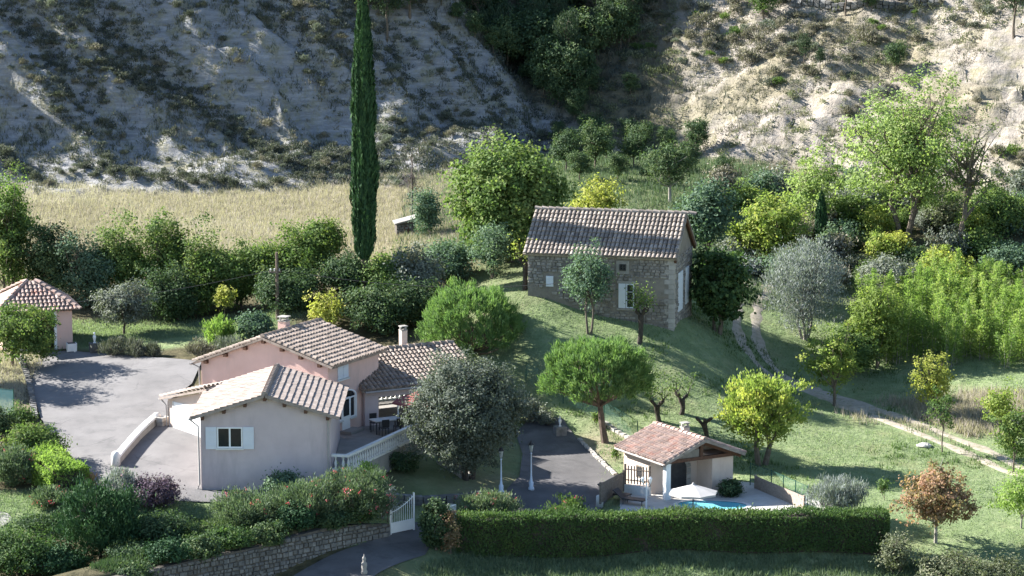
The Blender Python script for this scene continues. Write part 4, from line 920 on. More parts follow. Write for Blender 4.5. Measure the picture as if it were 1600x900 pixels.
# ------------------------------------------------------------------ trees
def cypress(label, sp_, n, rmax, seed):
    x, y, z, Hh, zb, hw = sp_; rg = np.random.default_rng(seed)
    t_ = rg.random(n)**.85; q = rg.random(n)*2*math.pi
    prof = np.interp(t_, [0, .03, .10, .3, .55, .8, .95, 1], [.35, .72, .92, 1.0, .86, .52, .2, .03])
    ridge = .97 + .22*vnoise(np.cos(q)*3.2+5, np.sin(q)*3.2, t_*9) + .20*vnoise(np.cos(q)*7, np.sin(q)*7+3, t_*24)
    r = rmax*prof*ridge*(.72+.28*rg.random(n)**.4)
    C = np.c_[r*np.cos(q), r*np.sin(q), zb+(Hh-zb)*t_]
    D = np.c_[np.cos(q), np.sin(q), np.zeros(n)]
    r = r*np.where(rg.random(n) < .05, 1.14, 1.0)
    C[:, 0] = r*np.cos(q); C[:, 1] = r*np.sin(q)
    ax = unit(np.array([0, 0, 1.0])+D*.25+rg.normal(size=(n, 3))*.2)
    k = .55+.9*rg.random(n)
    root = thing('cypress_tree', label, 'tree', (x, y, z))
    c = link('crown', quads_mesh('crown', leaf_verts(C, D, .5*k*min(1, rmax), .15*k*min(1, rmax), ax, rg), rg.random(n)), L['cypress']); local(c, root)
    mb = MB().tube([(0, 0, -.3), (0, 0, Hh*.4), (0, 0, Hh*.93)], [rmax*.30, rmax*.22, .02], 7); tr = mb.build('trunk', M['bark']); local(tr, root)
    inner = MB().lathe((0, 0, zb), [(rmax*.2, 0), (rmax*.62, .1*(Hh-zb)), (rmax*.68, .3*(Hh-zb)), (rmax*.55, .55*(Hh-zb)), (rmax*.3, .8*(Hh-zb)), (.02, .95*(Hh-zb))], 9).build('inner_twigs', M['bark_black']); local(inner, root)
cypress('very tall narrow dark cypress rising out of the frame beside the dry meadow', (-9.3, 179.8, 5.21, 19.8, 2.27, 0.89), 30000, .80, 1)
cypress('short slim cypress beside the yellow green tree', (21.69, 200.4, 5.1, 3.97, 0.17, 0.49), 5200, .46, 2)

def umbrella_pine(label, sp_, seed, nc=760, nl=34, lean=(0, 0), fork=.5):
    x, y, z, Hh, zb, hw = sp_; rg = np.random.default_rng(seed); rz = Hh-zb
    d = unit(rg.normal(size=(nc, 3))); d = np.sign(d)*np.abs(d)**.82; d[:, 2] = np.abs(d[:, 2])*.86 - .12
    k = 1 + .13*vnoise(d[:, 0]*2.6+seed, d[:, 1]*2.6, d[:, 2]*2.6) + .14*vnoise(d[:, 0]*6, d[:, 1]*6, d[:, 2]*6)
    r = (.62+.38*rg.random(nc)**.5)*k
    cc = d*r[:, None]*np.array([hw*.93, hw*.9, rz*.80]) + np.array([lean[0], lean[1], zb+rz*.22])
    C = np.repeat(cc, nl, 0)+rg.normal(size=(nc*nl, 3))*np.array([.12, .12, .12]); D = np.repeat(d, nl, 0)
    ax = unit(D*.55+np.array([0, 0, .75])+rg.normal(size=D.shape)*.38); s = .7+.6*rg.random(len(C))
    root = thing('umbrella_pine', label, 'tree', (x, y, z))
    var = .55*np.repeat(rg.random(nc), nl)+.45*rg.random(len(C))
    c = link('crown', quads_mesh('crown', leaf_verts(C, D, .30*s, .05*s, ax, rg), var), L['pine']); local(c, root)
    mb = MB(); fk = np.array([lean[0]*.8, lean[1]*.8, zb+rz*.02])
    mb.tube(curve((0, 0, -.3), fk, (lean[0]*.1, 0, 0), 7, rg, .02), np.linspace(.24, .15, 7), 8)
    pick = rg.choice(nc, 34, replace=False)
    for i_ in pick:
        e = fk+(cc[i_]-fk)*.9; pts = curve(fk-np.array([0, 0, .2]), e, (0, 0, -.15), 5, rg, .07); mb.tube(pts, np.linspace(.085, .012, 5), 5)
        for j in (2, 3, 4):
            e2 = np.array(pts[j])+rg.normal(size=3)*.35+np.array([0, 0, .25]); mb.tube([pts[j], tuple(e2)], [.025, .008], 4)
    tr = mb.build('trunk', M['bark_red']); local(tr, root)
umbrella_pine('rounded bright green pine behind the terrace wing', (-2.39, 170.5, 3.28, 4.73, -0.1, 3.31), 11)
umbrella_pine('bright green pine with leaning bare trunk above the asphalt bend', (5.39, 161.44, -0.52, 6.85, 2.22, 3.37), 12, lean=(-.45, 0))

V = veg
V('round_tree', 'large round bright green tree behind the farmhouse end', 'tree', (-0.21, 184, 6.54, 8.21, 0.33, 3.97), 'lime', nc=520, nl=62, leaf=(.24, .17), cr=.62, trunk=.3, lump=.22, shell=.36, tips=14)
V('holm_oak', 'big grey green evergreen oak beside the terrace balustrade', 'tree', (-2.38, 151.6, -0.38, 7.07, 0.6, 3.17), 'oak', nc=900, nl=74, leaf=(.155, .075), cr=.42, trunk=.17, stems=2, spread=.35, lump=.30, shell=.38, tips=16, fork=1.2, bark='bark_black')
V('lawn_tree', 'yellow green tree with forked trunk on the lawn by the pool house', 'tree', (14, 158, -1.08, 5.28, 1.27, 2.44), 'yellow', nc=250, nl=52, leaf=(.19, .11), cr=.40, trunk=.17, stems=2, spread=.5, lump=.32, tips=16, fork=1.2, axis=(.5, .6), lean=(.1, 0))
V('maple_tree', 'small rust red tree with pale trunk on the lower lawn', 'tree', (21.89, 144.88, -2.27, 4.19, 0.75, 1.92), 'rust', nc=140, nl=52, leaf=(.17, .11), cr=.36, trunk=.10, bark='bark_pale', lump=.38, tips=10)
V('fruit_tree', 'young yellow green tree with straight trunk at the track bend', 'tree', (19.34, 169.76, -0.03, 4.82, 1.16, 2.04), 'yellow', nc=130, nl=44, leaf=(.17, .10), cr=.34, trunk=.09, lump=.5, tips=12)
V('fruit_tree', 'gnarled yellowish fruit tree with dark trunk in dry grass above the track', 'tree', (25.07, 167.6, -0.3, 3.81, 1.04, 1.67), 'gold', nc=80, nl=36, leaf=(.16, .10), cr=.33, trunk=.15, bark='bark_black', lump=.55, tips=9, limb=.6)
V('young_tree', 'thin young tree with sparse leaves standing next to the pale rock', 'tree', (24.66, 161.36, -1.05, 3.72, 1.42, 0.99), 'broad', nc=46, nl=26, leaf=(.14, .08), cr=.26, trunk=.04, lump=.5, tips=9)
V('fruit_tree', 'sparse leaning tree beyond the track near the picture edge', 'tree', (28.19, 163.04, -0.81, 3.54, 0.83, 1.33), 'yellow', nc=80, nl=30, leaf=(.16, .09), cr=.34, trunk=.10, lump=.55, tips=9)
V('fruit_tree', 'loose green tree overhanging the ruts where the track leaves the picture', 'tree', (28.14, 157.92, -1.46, 3.86, 0.79, 1.22), 'broad', nc=90, nl=36, leaf=(.16, .09), cr=.34, trunk=.06, lump=.5, tips=9)
V('young_tree', 'bright young tree on the lawn beyond the rust red tree', 'tree', (26.75, 147.36, -2.1, 3.14, 0.59, 1.88), 'bright', nc=95, nl=32, leaf=(.18, .08), cr=.33, trunk=.05, bark='bark_pale', lump=.5, tips=9)
V('poplar_tree', 'tall airy pale green tree with forking limbs before the white slope', 'tree', (27.45, 199.84, 5.64, 11.65, 1.47, 4.93), 'poplar', nc=430, nl=40, leaf=(.21, .14), cr=.6, trunk=.2, stems=3, spread=1.3, lump=.42, shell=.5, bark='bark', tips=24, fork=2.6, limb=.6)
V('bare_tree', 'dark half bare tree with twisting trunk near the airy pale tree', 'tree', (30.57, 196.08, 4.84, 11.36, 0.55, 2.73), 'broad', nc=95, nl=26, leaf=(.19, .11), cr=.5, trunk=.22, lump=.5, shell=.6, bark='bark', tips=26, fork=3.0, limb=.6, lean=(.5, 0), offset=(.8, 0))
V('poplar_tree', 'pale green sapling leaning over the rock ledge by the slim cypress', 'tree', (21.15, 202.72, 5.5, 6.24, 0.9, 1.91), 'poplar', nc=110, nl=34, leaf=(.20, .13), cr=.5, trunk=.10, lump=.5, bark='bark_pale')
V('ash_tree', 'spreading yellow green tree to one side of the slim cypress', 'tree', (17.89, 196.56, 4.58, 4.7, 0.43, 2.91), 'yellow', nc=260, nl=46, leaf=(.22, .13), cr=.46, trunk=.16, lump=.35, tips=12)
V('olive_tree', 'silver grey olive tree with bushy stems beside the track', 'tree', (18.82, 182.16, 1.83, 6.63, 0.74, 2.79), 'silver', nc=430, nl=46, leaf=(.18, .055), cr=.5, trunk=.09, stems=5, spread=.5, lump=.35, axis=(.4, 1.0), fork=1.2, bark='bark_pale', tips=20)
V('fig_tree', 'dense dark green fig against the farmhouse gable', 'tree', (12.89, 177.5, 3.04, 5.35, 0.82, 2.2), 'hedge', nc=210, nl=46, leaf=(.26, .20), cr=.45, trunk=.12, stems=3, lump=.35, tips=9)
V('plum_tree', 'slender tree hiding the farmhouse front wall', 'tree', (4.67, 171.4, 4.07, 5.28, 1.69, 1.55), 'blue', nc=120, nl=42, leaf=(.15, .10), cr=.4, trunk=.07, stems=2, spread=.25, lump=.42, tips=9)
V('almond_tree', 'pale shrubby tree at the meadow edge between cypress and round tree', 'tree', (-1.21, 180, 6.13, 3.65, 0.51, 1.38), 'blue', nc=120, nl=42, leaf=(.15, .09), cr=.4, trunk=.06, stems=2, lump=.4)
V('meadow_shrub', 'light green round bush next to the tiny stone cabin', 'bush', (-5.85, 197.6, 6.39, 3.39, 0.08, 1.2), 'blue', nc=110, nl=40, leaf=(.20, .08), cr=.40, trunk=.04, stems=3, lump=.3, tips=6)
V('bare_sapling', 'thin bare upright sapling behind the tiny stone cabin', 'tree', (-7.19, 205.6, 6.49, 5.73, 0.54, 1.01), 'twig', nc=40, nl=10, leaf=(.5, .02), cr=.6, trunk=.06, lump=.4, tips=20, fork=3.4, limb=.35)
V('blue_tree', 'blue green leafy tree rising behind the farmhouse roof end', 'tree', (13.01, 190, 4.67, 6.38, 1.83, 2.22), 'blue', nc=220, nl=48, leaf=(.22, .15), cr=.5, trunk=.14, lump=.4)
V('gold_bush', 'golden bush just above the farmhouse ridge', 'bush', (5.93, 196, 7, 3.32, 0.4, 2.02), 'gold', nc=120, nl=36, leaf=(.20, .13), cr=.45, trunk=.05, stems=3, lump=.45, tips=6)
V('scraggy_pine', 'scraggy dark pine with bare lower limbs behind the farmhouse', 'tree', (11.35, 206, 7.65, 4.33, 1.42, 1.85), 'dark', nc=110, nl=44, leaf=(.26, .08), cr=.5, trunk=.12, lump=.4, tips=16, fork=1.2, bark='bark_pale')
V('mixed_tree', 'green tree between slim cypress and tall airy tree', 'tree', (24.51, 204, 5.96, 2.66, -1.58, 2.06), 'broad', nc=170, nl=44, leaf=(.21, .13), cr=.5, trunk=.12, lump=.4)
V('mixed_tree', 'dull green tree below the rock ledge by the half bare trunk', 'tree', (34.42, 203, 5.72, 3.03, -1.34, 2.19), 'broad', nc=190, nl=44, leaf=(.21, .13), cr=.5, trunk=.12, lump=.4)
V('gold_bush', 'yellow bush at the foot of the tall airy tree', 'bush', (26.29, 195.68, 4.71, 2.29, 0.07, 1.14), 'gold', nc=90, nl=36, leaf=(.18, .12), cr=.38, trunk=.04, stems=3, lump=.4, tips=6)
V('gold_bush', 'wide yellow green thicket above the bamboo plumes', 'bush', (29.14, 191, 3.85, 2.25, 0.08, 2.23), 'yellow', nc=150, nl=40, leaf=(.19, .12), cr=.42, trunk=.04, stems=4, lump=.4, tips=6)
V('grey_bush', 'dark grey green evergreen bush behind the olive tree', 'bush', (24.76, 188, 3.04, 3.53, 0.41, 2.03), 'olive', nc=190, nl=44, leaf=(.18, .08), cr=.42, trunk=.05, stems=3, lump=.35, tips=6)
V('green_bush', 'light leafy tree between olive tree and bamboo', 'tree', (22.92, 178, 0.77, 5.53, 0.89, 1.85), 'yellow', nc=190, nl=40, leaf=(.19, .10), cr=.42, trunk=.08, stems=2, lump=.4)
V('green_bush', 'dark leafy tangle under the yellow tree beside the track', 'bush', (21.41, 177, 0.56, 3.18, -0.06, 2), 'broad', nc=170, nl=40, leaf=(.18, .11), cr=.4, trunk=.05, stems=3, lump=.35, tips=6)
V('green_bush', 'pale thicket closing the view beyond the bamboo', 'bush', (34.05, 194, 4.37, 1.99, -0.92, 2.18), 'blue', nc=160, nl=40, leaf=(.19, .12), cr=.45, trunk=.05, stems=3, lump=.4, tips=6)
# garden near the villa
V('garden_tree', 'rounded pale green fruit tree on the back lawn by the driveway', 'tree', (-24.38, 178.64, 2.74, 3.26, 0.65, 1.93), 'olive', nc=210, nl=44, leaf=(.15, .09), cr=.34, trunk=.09, lump=.35, tips=10)
V('cherry_tree', 'spreading green tree in front of the garden pavilion', 'tree', (-29.98, 170, 2.28, 4.02, 0.6, 2.77), 'broad', nc=260, nl=46, leaf=(.17, .10), cr=.36, trunk=.10, lump=.4, tips=12, fork=.9, offset=(.6, 0))
V('garden_shrub', 'bright upright shrub between back lawn and villa roof', 'bush', (-17.85, 173.84, 2.9, 1.83, 0.08, 0.94), 'bright', nc=80, nl=36, leaf=(.24, .06), cr=.28, trunk=.03, stems=3, lump=.3, axis=(.3, 1.0), tips=6)
V('garden_shrub', 'rounded light green shrub beside the villa chimney', 'bush', (-15.63, 174, 3.07, 1.94, 0.03, 1.1), 'blue', nc=110, nl=38, leaf=(.2, .1), cr=.32, trunk=.03, stems=3, lump=.35, tips=6)
for k, (lb, q, mt) in enumerate([('wispy grey lavender at the corner of the back lawn', (-18.85, 171.04, 2.77, 0.94, 0.04, 0.93), 'shrub_dry'), ('tall grey green lavender below the bright upright shrub', (-16.96, 171.44, 2.82, 1.05, 0.03, 1.01), 'olive'),
      ('dark lavender clump next to the urn plinth', (-24.22, 172.4, 2.53, 1.1, 0.03, 1.01), 'shrub'), ('dark round lavender further along the back lawn edge', (-22.83, 171.92, 2.58, 1.05, 0.03, 0.78), 'shrub'), ('sparse lavender tuft closing the row at the lawn edge', (-21.72, 171.76, 2.63, 0.71, 0.04, 0.54), 'shrub')]):
    V('lavender_bush', lb, 'bush', q, mt, nc=50, nl=40, leaf=(.26, .035), cr=.25, trunk=.02, stems=3, lump=.25, axis=(.45, 1.0), tips=5)
V('gold_tree', 'small golden leaved tree against the dark hedgerow beside the utility pole', 'bush', (-18.18, 180, 3.32, 2.42, 1.02, 0.73), 'gold', nc=40, nl=34, leaf=(.17, .11), cr=.28, trunk=.03, lump=.4, tips=6)
V('gold_tree', 'straggling golden shrub rising behind the villa ridge', 'bush', (-11.59, 176, 3.66, 2.27, -0.14, 1.19), 'gold', nc=70, nl=34, leaf=(.17, .11), cr=.33, trunk=.04, stems=2, lump=.6, tips=8)
V('small_pine', 'little bright pine sapling beside the terrace chimney', 'bush', (-2.82, 168.5, 2.08, 1.93, 0.61, 0.53), 'pine', nc=36, nl=40, leaf=(.22, .05), cr=.22, trunk=.03, lump=.3, axis=(.4, 1.0), tips=5)
V('edge_shrub', 'grey green shrub at the top of the asphalt bend', 'bush', (0.97, 164.8, 0.04, 1.37, 0.07, 0.97), 'olive', nc=70, nl=38, leaf=(.18, .07), cr=.3, trunk=.03, stems=3, lump=.35, tips=6)
V('edge_shrub', 'low rounded shrub next to the white statuette', 'bush', (2.04, 164, -0, 0.88, 0.05, 0.59), 'olive', nc=45, nl=36, leaf=(.16, .07), cr=.26, trunk=.03, stems=3, lump=.35, tips=6)
V('young_tree', 'knee high sapling in the dry bed beside the pool house', 'bush', (5.81, 157.84, -0.86, 0.86, 0.2, 0.25), 'broad', nc=12, nl=24, leaf=(.13, .07), cr=.2, trunk=.02, tips=5)
V('young_tree', 'tiny sapling below the leaning pine trunk', 'bush', (4.9, 163.68, -0.04, 0.9, 0.22, 0.22), 'broad', nc=12, nl=22, leaf=(.13, .07), cr=.2, trunk=.02, tips=5)
V('young_tree', 'wispy sapling on the lawn behind the silvery bush', 'bush', (20.05, 151.36, -1.54, 1.32, 0.19, 0.31), 'broad', nc=16, nl=20, leaf=(.13, .07), cr=.2, trunk=.02, tips=6)
V('silver_bush', 'wide silvery bush behind the clipped hedge end', 'bush', (17.15, 147.6, -1.29, 1.92, 0.07, 1.68), 'silver', nc=200, nl=46, leaf=(.26, .035), cr=.3, trunk=.03, stems=4, lump=.25, axis=(.35, 1.0), tips=8)
V('round_bush', 'dark round bush on the pool terrace by the white wall', 'bush', (11.69, 151, -1.26, 0.91, -0.03, 0.72), 'dark', nc=90, nl=44, leaf=(.12, .08), cr=.22, trunk=.03, stems=3, lump=.15, tips=5)
# shrubs below the villa
V('oleander', 'red flowered oleander beside the white gate', 'bush', (-7.66, 142.9, -0.59, 2.82, -0.78, 1.89), 'oleander', nc=230, nl=46, leaf=(.2, .045), cr=.34, trunk=.04, stems=5, lump=.3, axis=(.5, .9), flowers=('flower', 34, .075), tips=8)
V('oleander', 'grey green flowering oleander in the middle of the roadside bank', 'bush', (-10.43, 142, -0.24, 1.88, -1.37, 2.07), 'oleander', nc=230, nl=46, leaf=(.2, .045), cr=.34, trunk=.04, stems=5, lump=.3, axis=(.5, .9), flowers=('flower', 26, .07), tips=8)
V('oleander', 'pale oleander with a few red blooms above the stone wall', 'bush', (-13.4, 141.4, -0.34, 1.52, -1.52, 2), 'oleander', nc=200, nl=46, leaf=(.2, .045), cr=.33, trunk=.04, stems=5, lump=.3, axis=(.5, .9), flowers=('flower', 14, .07), tips=8)
V('leafy_shrub', 'light green leafy shrub against the shaded villa wall', 'bush', (-11.85, 145.8, -0.17, 1.48, -0.29, 1), 'blue', nc=110, nl=40, leaf=(.15, .08), cr=.3, trunk=.03, stems=3, lump=.3, tips=6)
V('leafy_shrub', 'tall green shrub at the foot of the balustrade corner', 'bush', (-7.45, 145.4, -0.53, 2.34, 0.11, 0.86), 'bright', nc=90, nl=36, leaf=(.2, .06), cr=.28, trunk=.03, stems=3, lump=.35, axis=(.4, 1), tips=6)
V('leafy_shrub', 'pale leaved shrub hugging the gate hinge', 'bush', (-6.36, 143.9, -0.86, 1.8, -0.22, 0.43), 'silver', nc=45, nl=36, leaf=(.13, .08), cr=.22, trunk=.03, stems=3, tips=5)
V('leafy_shrub', 'grey green low shrub below the terrace balustrade', 'bush', (-5.8, 151.84, -0.01, 1.06, 0.07, 1.04), 'dark', nc=80, nl=40, leaf=(.15, .07), cr=.28, trunk=.03, stems=3, tips=5)
V('ivy_pillar', 'ivy covered pillar opposite the white gate leaf', 'bush', (-3.84, 142.6, -2.06, 2.57, -0.04, 0.81), 'dark', nc=190, nl=46, leaf=(.13, .11), cr=.24, trunk=.09, lump=.2, shell=.33, tips=6)
V('ivy_pillar', 'lower ivy mass with reddish leaves at the clipped hedge end', 'bush', (-3.12, 142.2, -2.19, 2.19, -0, 0.49), 'rust', nc=60, nl=40, leaf=(.11, .09), cr=.2, trunk=.04, lump=.25, tips=5)
V('oleander', 'low oleander with red tips behind the clipped hedge', 'bush', (-1.16, 146, -1.77, 1.95, 0.18, 2), 'oleander', nc=190, nl=46, leaf=(.19, .045), cr=.3, trunk=.03, stems=5, lump=.25, axis=(.45, 1), flowers=('flower', 26, .06), tips=8, depth=.6)
V('flower_shrub', 'loose shrub with pink tips beside the asphalt and hedge', 'bush', (3, 146.4, -1.77, 1.72, 0.42, 0.87), 'broad', nc=50, nl=36, leaf=(.18, .05), cr=.26, trunk=.02, stems=4, lump=.4, axis=(.3, 1), flowers=('flower', 10, .06), tips=6)
V('smoke_bush', 'purple leaved smoke bush beside the ramp', 'bush', (-18.46, 144.6, -0.26, 1.44, -1.06, 1.58), 'purple', nc=210, nl=46, leaf=(.12, .07), cr=.32, trunk=.04, stems=3, lump=.28, tips=8)
V('feather_shrub', 'silvery shrub with pinkish plumes before the low ramp wall', 'bush', (-20.09, 144.9, -0.14, 1.72, -1.25, 1.12), 'silver', nc=120, nl=40, leaf=(.2, .05), cr=.3, trunk=.03, stems=3, lump=.4, axis=(.3, 1), flowers=('flower_pink', 40, .06), tips=6)
V('conifer', 'large dark green conifer in the lower left garden', 'tree', (-20.4, 139, -1.66, 3.98, -1, 2.22), 'cypress', nc=360, nl=52, leaf=(.2, .06), cr=.36, trunk=.12, lump=.3, axis=(.5, .9), tips=10)
V('conifer', 'broad yellow tinged evergreen at the lower left corner', 'tree', (-24.34, 138.2, -2.14, 2.25, -0.54, 2.4), 'hedge', nc=260, nl=50, leaf=(.14, .08), cr=.32, trunk=.08, stems=3, lump=.28, tips=8)
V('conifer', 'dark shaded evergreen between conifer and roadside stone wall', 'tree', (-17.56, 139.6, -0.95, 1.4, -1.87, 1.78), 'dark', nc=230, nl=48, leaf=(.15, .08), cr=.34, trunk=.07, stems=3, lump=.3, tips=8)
V('garden_shrub', 'clipped dark rounded shrub beneath the bright green hedge block', 'bush', (-24.01, 142.6, -0.75, 0.25, -0.88, 1.24), 'dark', nc=130, nl=46, leaf=(.11, .08), cr=.24, trunk=.03, stems=3, lump=.15, tips=5)
V('garden_shrub', 'low dark bush next to the small clipped shrub', 'bush', (-22.25, 142.9, -0.66, 0.49, -1.38, 1.17), 'dark', nc=130, nl=44, leaf=(.12, .08), cr=.26, trunk=.03, stems=3, lump=.25, tips=5)
V('oleander', 'red flowered oleander at the left picture edge', 'bush', (-26.27, 147.6, 0.16, 1.98, -0.56, 1.61), 'oleander', nc=190, nl=44, leaf=(.18, .05), cr=.32, trunk=.04, stems=5, lump=.3, axis=(.5, .9), flowers=('flower', 26, .07), tips=8)
V('oleander', 'small red flowered shrub under the bright green hedge block', 'bush', (-23.79, 144.6, -0.25, 0.95, -0.66, 1.12), 'oleander', nc=110, nl=42, leaf=(.17, .05), cr=.28, trunk=.03, stems=4, lump=.3, axis=(.5, .9), flowers=('flower', 14, .07), tips=6)
V('photinia', 'small red tipped shrub at the netting by the driveway', 'bush', (-22.14, 146.9, 0.17, 0.69, -0.61, 0.5), 'rust', nc=40, nl=36, leaf=(.16, .06), cr=.22, trunk=.02, stems=3, axis=(.3, 1), tips=5)
V('mixed_shrub', 'rounded mixed shrub bordering the driveway curve', 'bush', (-25.54, 150.8, 0.5, 2.21, -0.31, 1.71), 'broad', nc=200, nl=44, leaf=(.15, .08), cr=.32, trunk=.03, stems=4, lump=.3, tips=6)
V('mixed_shrub', 'dusty flowering shrub next to the driveway edging', 'bush', (-24.84, 151.4, 0.56, 1.6, -0.22, 0.83), 'oleander', nc=80, nl=40, leaf=(.15, .06), cr=.28, trunk=.03, stems=3, flowers=('flower_pink', 14, .05), tips=6)
V('mixed_shrub', 'light green low shrub along the stone edged bed', 'bush', (-27.28, 157, 1.24, 1.27, -0.33, 0.93), 'broad', nc=90, nl=40, leaf=(.15, .07), cr=.28, trunk=.03, stems=3, tips=6)
V('mixed_shrub', 'dark shrub below the teal netting', 'bush', (-27.96, 155, 1.01, 1.68, -0.04, 0.77), 'dark', nc=90, nl=40, leaf=(.15, .07), cr=.28, trunk=.03, stems=3, tips=6)
V('scrub_bush', 'straggly bush at the lower end of the clipped hedge', 'bush', (19.39, 141.4, -3.01, 2.14, 0.22, 0.91), 'bramble', nc=80, nl=34, leaf=(.15, .07), cr=.34, trunk=.03, stems=4, lump=.5, tips=8)
V('scrub_bush', 'dry bramble mound at the bottom picture edge', 'bush', (21.84, 140.4, -3.21, 1.67, -0.05, 1.93), 'bramble', nc=130, nl=38, leaf=(.14, .07), cr=.34, trunk=.02, stems=4, lump=.4, tips=8)
V('scrub_bush', 'low bramble patch in the lower corner under the rust red tree', 'bush', (24.58, 140.4, -3.17, 1.23, -0.42, 1.77), 'bramble', nc=110, nl=38, leaf=(.14, .07), cr=.34, trunk=.02, stems=4, lump=.4, tips=8)

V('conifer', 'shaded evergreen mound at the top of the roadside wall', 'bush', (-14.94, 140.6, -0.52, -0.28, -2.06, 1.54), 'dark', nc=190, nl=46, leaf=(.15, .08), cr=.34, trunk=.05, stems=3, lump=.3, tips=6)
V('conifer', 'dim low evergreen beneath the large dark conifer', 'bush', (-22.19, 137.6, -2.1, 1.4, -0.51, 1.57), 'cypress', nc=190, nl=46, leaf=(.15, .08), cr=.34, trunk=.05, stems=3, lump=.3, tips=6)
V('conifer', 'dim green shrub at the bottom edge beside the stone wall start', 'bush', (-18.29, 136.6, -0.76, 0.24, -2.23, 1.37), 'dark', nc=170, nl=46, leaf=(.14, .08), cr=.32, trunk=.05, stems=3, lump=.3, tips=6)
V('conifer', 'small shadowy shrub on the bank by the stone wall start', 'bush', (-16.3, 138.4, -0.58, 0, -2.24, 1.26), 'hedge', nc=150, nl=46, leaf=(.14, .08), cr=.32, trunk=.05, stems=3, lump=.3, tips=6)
V('cherry_tree', 'broad tree beyond the left edge shading the driveway', 'tree', (-33.8, 166.2, 2.0, 6.2, 1.6, 2.5), 'broad', nc=260, nl=46, leaf=(.18, .11), cr=.4, trunk=.14, lump=.4, tips=10)
V('ivy_mound', 'dark ivy spilling over the roadside wall under the oleanders', 'bush', (-12.26, 141.3, -0.29, -0.29, -1.68, 1.29), 'dark', nc=130, nl=46, leaf=(.12, .1), cr=.28, trunk=.03, stems=3, lump=.3, tips=5)
V('ivy_mound', 'dark ivy over the wall near the white gate', 'bush', (-9.09, 142.2, -0.38, 0.18, -1.28, 1.3), 'dark', nc=130, nl=46, leaf=(.12, .1), cr=.28, trunk=.03, stems=3, lump=.3, tips=5)
for lb, q, mt in (('leafy tree filling the gap between farmhouse and slim cypress', (16.87, 206, 6.51, 2.23, -1.3, 1.85), 'broad'), ('grey shrubby tree under the sunlit rock ledge', (19.85, 212, 7.23, 2.21, -0.85, 1.61), 'olive'), ('pale tree below the spreading limbs of the airy tree', (25.66, 210, 6.77, 1.96, -1.26, 1.88), 'poplar'), ('olive toned bush beneath the half bare tree', (30.32, 204, 6.07, 1.18, -1.27, 1.74), 'olive'),
   ('mid green bush right behind the yellow thicket', (32.42, 197, 4.95, 1.65, -0.94, 1.95), 'broad'), ('leafy bush at the far picture edge below the slope', (36.61, 206, 5.92, 1.9, -0.8, 1.85), 'poplar'), ('dusty bush between airy tree and half bare tree', (30.13, 210, 6.67, 1.21, -1.07, 1.51), 'shrub_dry'), ('dark green bush by the yellow bush', (27.64, 194.5, 4.52, 1.42, -0.44, 1.49), 'dark'),
   ('low olive bush beside the spreading yellow green tree', (15.5, 197, 5.02, 1.13, -0.79, 1.5), 'olive'), ('dark leafy bush under the slim cypress', (22.72, 199, 5, 1.46, -0.84, 1.52), 'dark'), ('grey lavender like mound at the head of the track', (15.84, 193, 4.47, 0.63, -0.46, 1.13), 'silver'), ('light bush on the bank above the track head', (18.28, 192.5, 4.02, 1.59, -0.33, 1.39), 'blue')):
    V('bank_tree', lb, 'bush', q, mt, nc=150, nl=42, leaf=(.21, .12), cr=.48, trunk=.06, stems=3, lump=.45, tips=7)
for k in range(8):
    sx = 3.2+k*1.95; px_, py_ = WALL_A+_wd*sx+_wn*(.42+.2*(k % 2))
    V('ivy_mound', 'dark ivy mound on the bank top along the roadside stone wall', 'bush', (float(px_), float(py_), hz(px_, py_), .75+.25*(k % 3), 0.0, 1.0), ('dark', 'cypress', 'dark', 'hedge')[k % 4], nc=120, nl=44, leaf=(.13, .09), cr=.3, trunk=.03, stems=3, lump=.4, tips=5, group='ivy mounds above the roadside wall', seed=300+k)
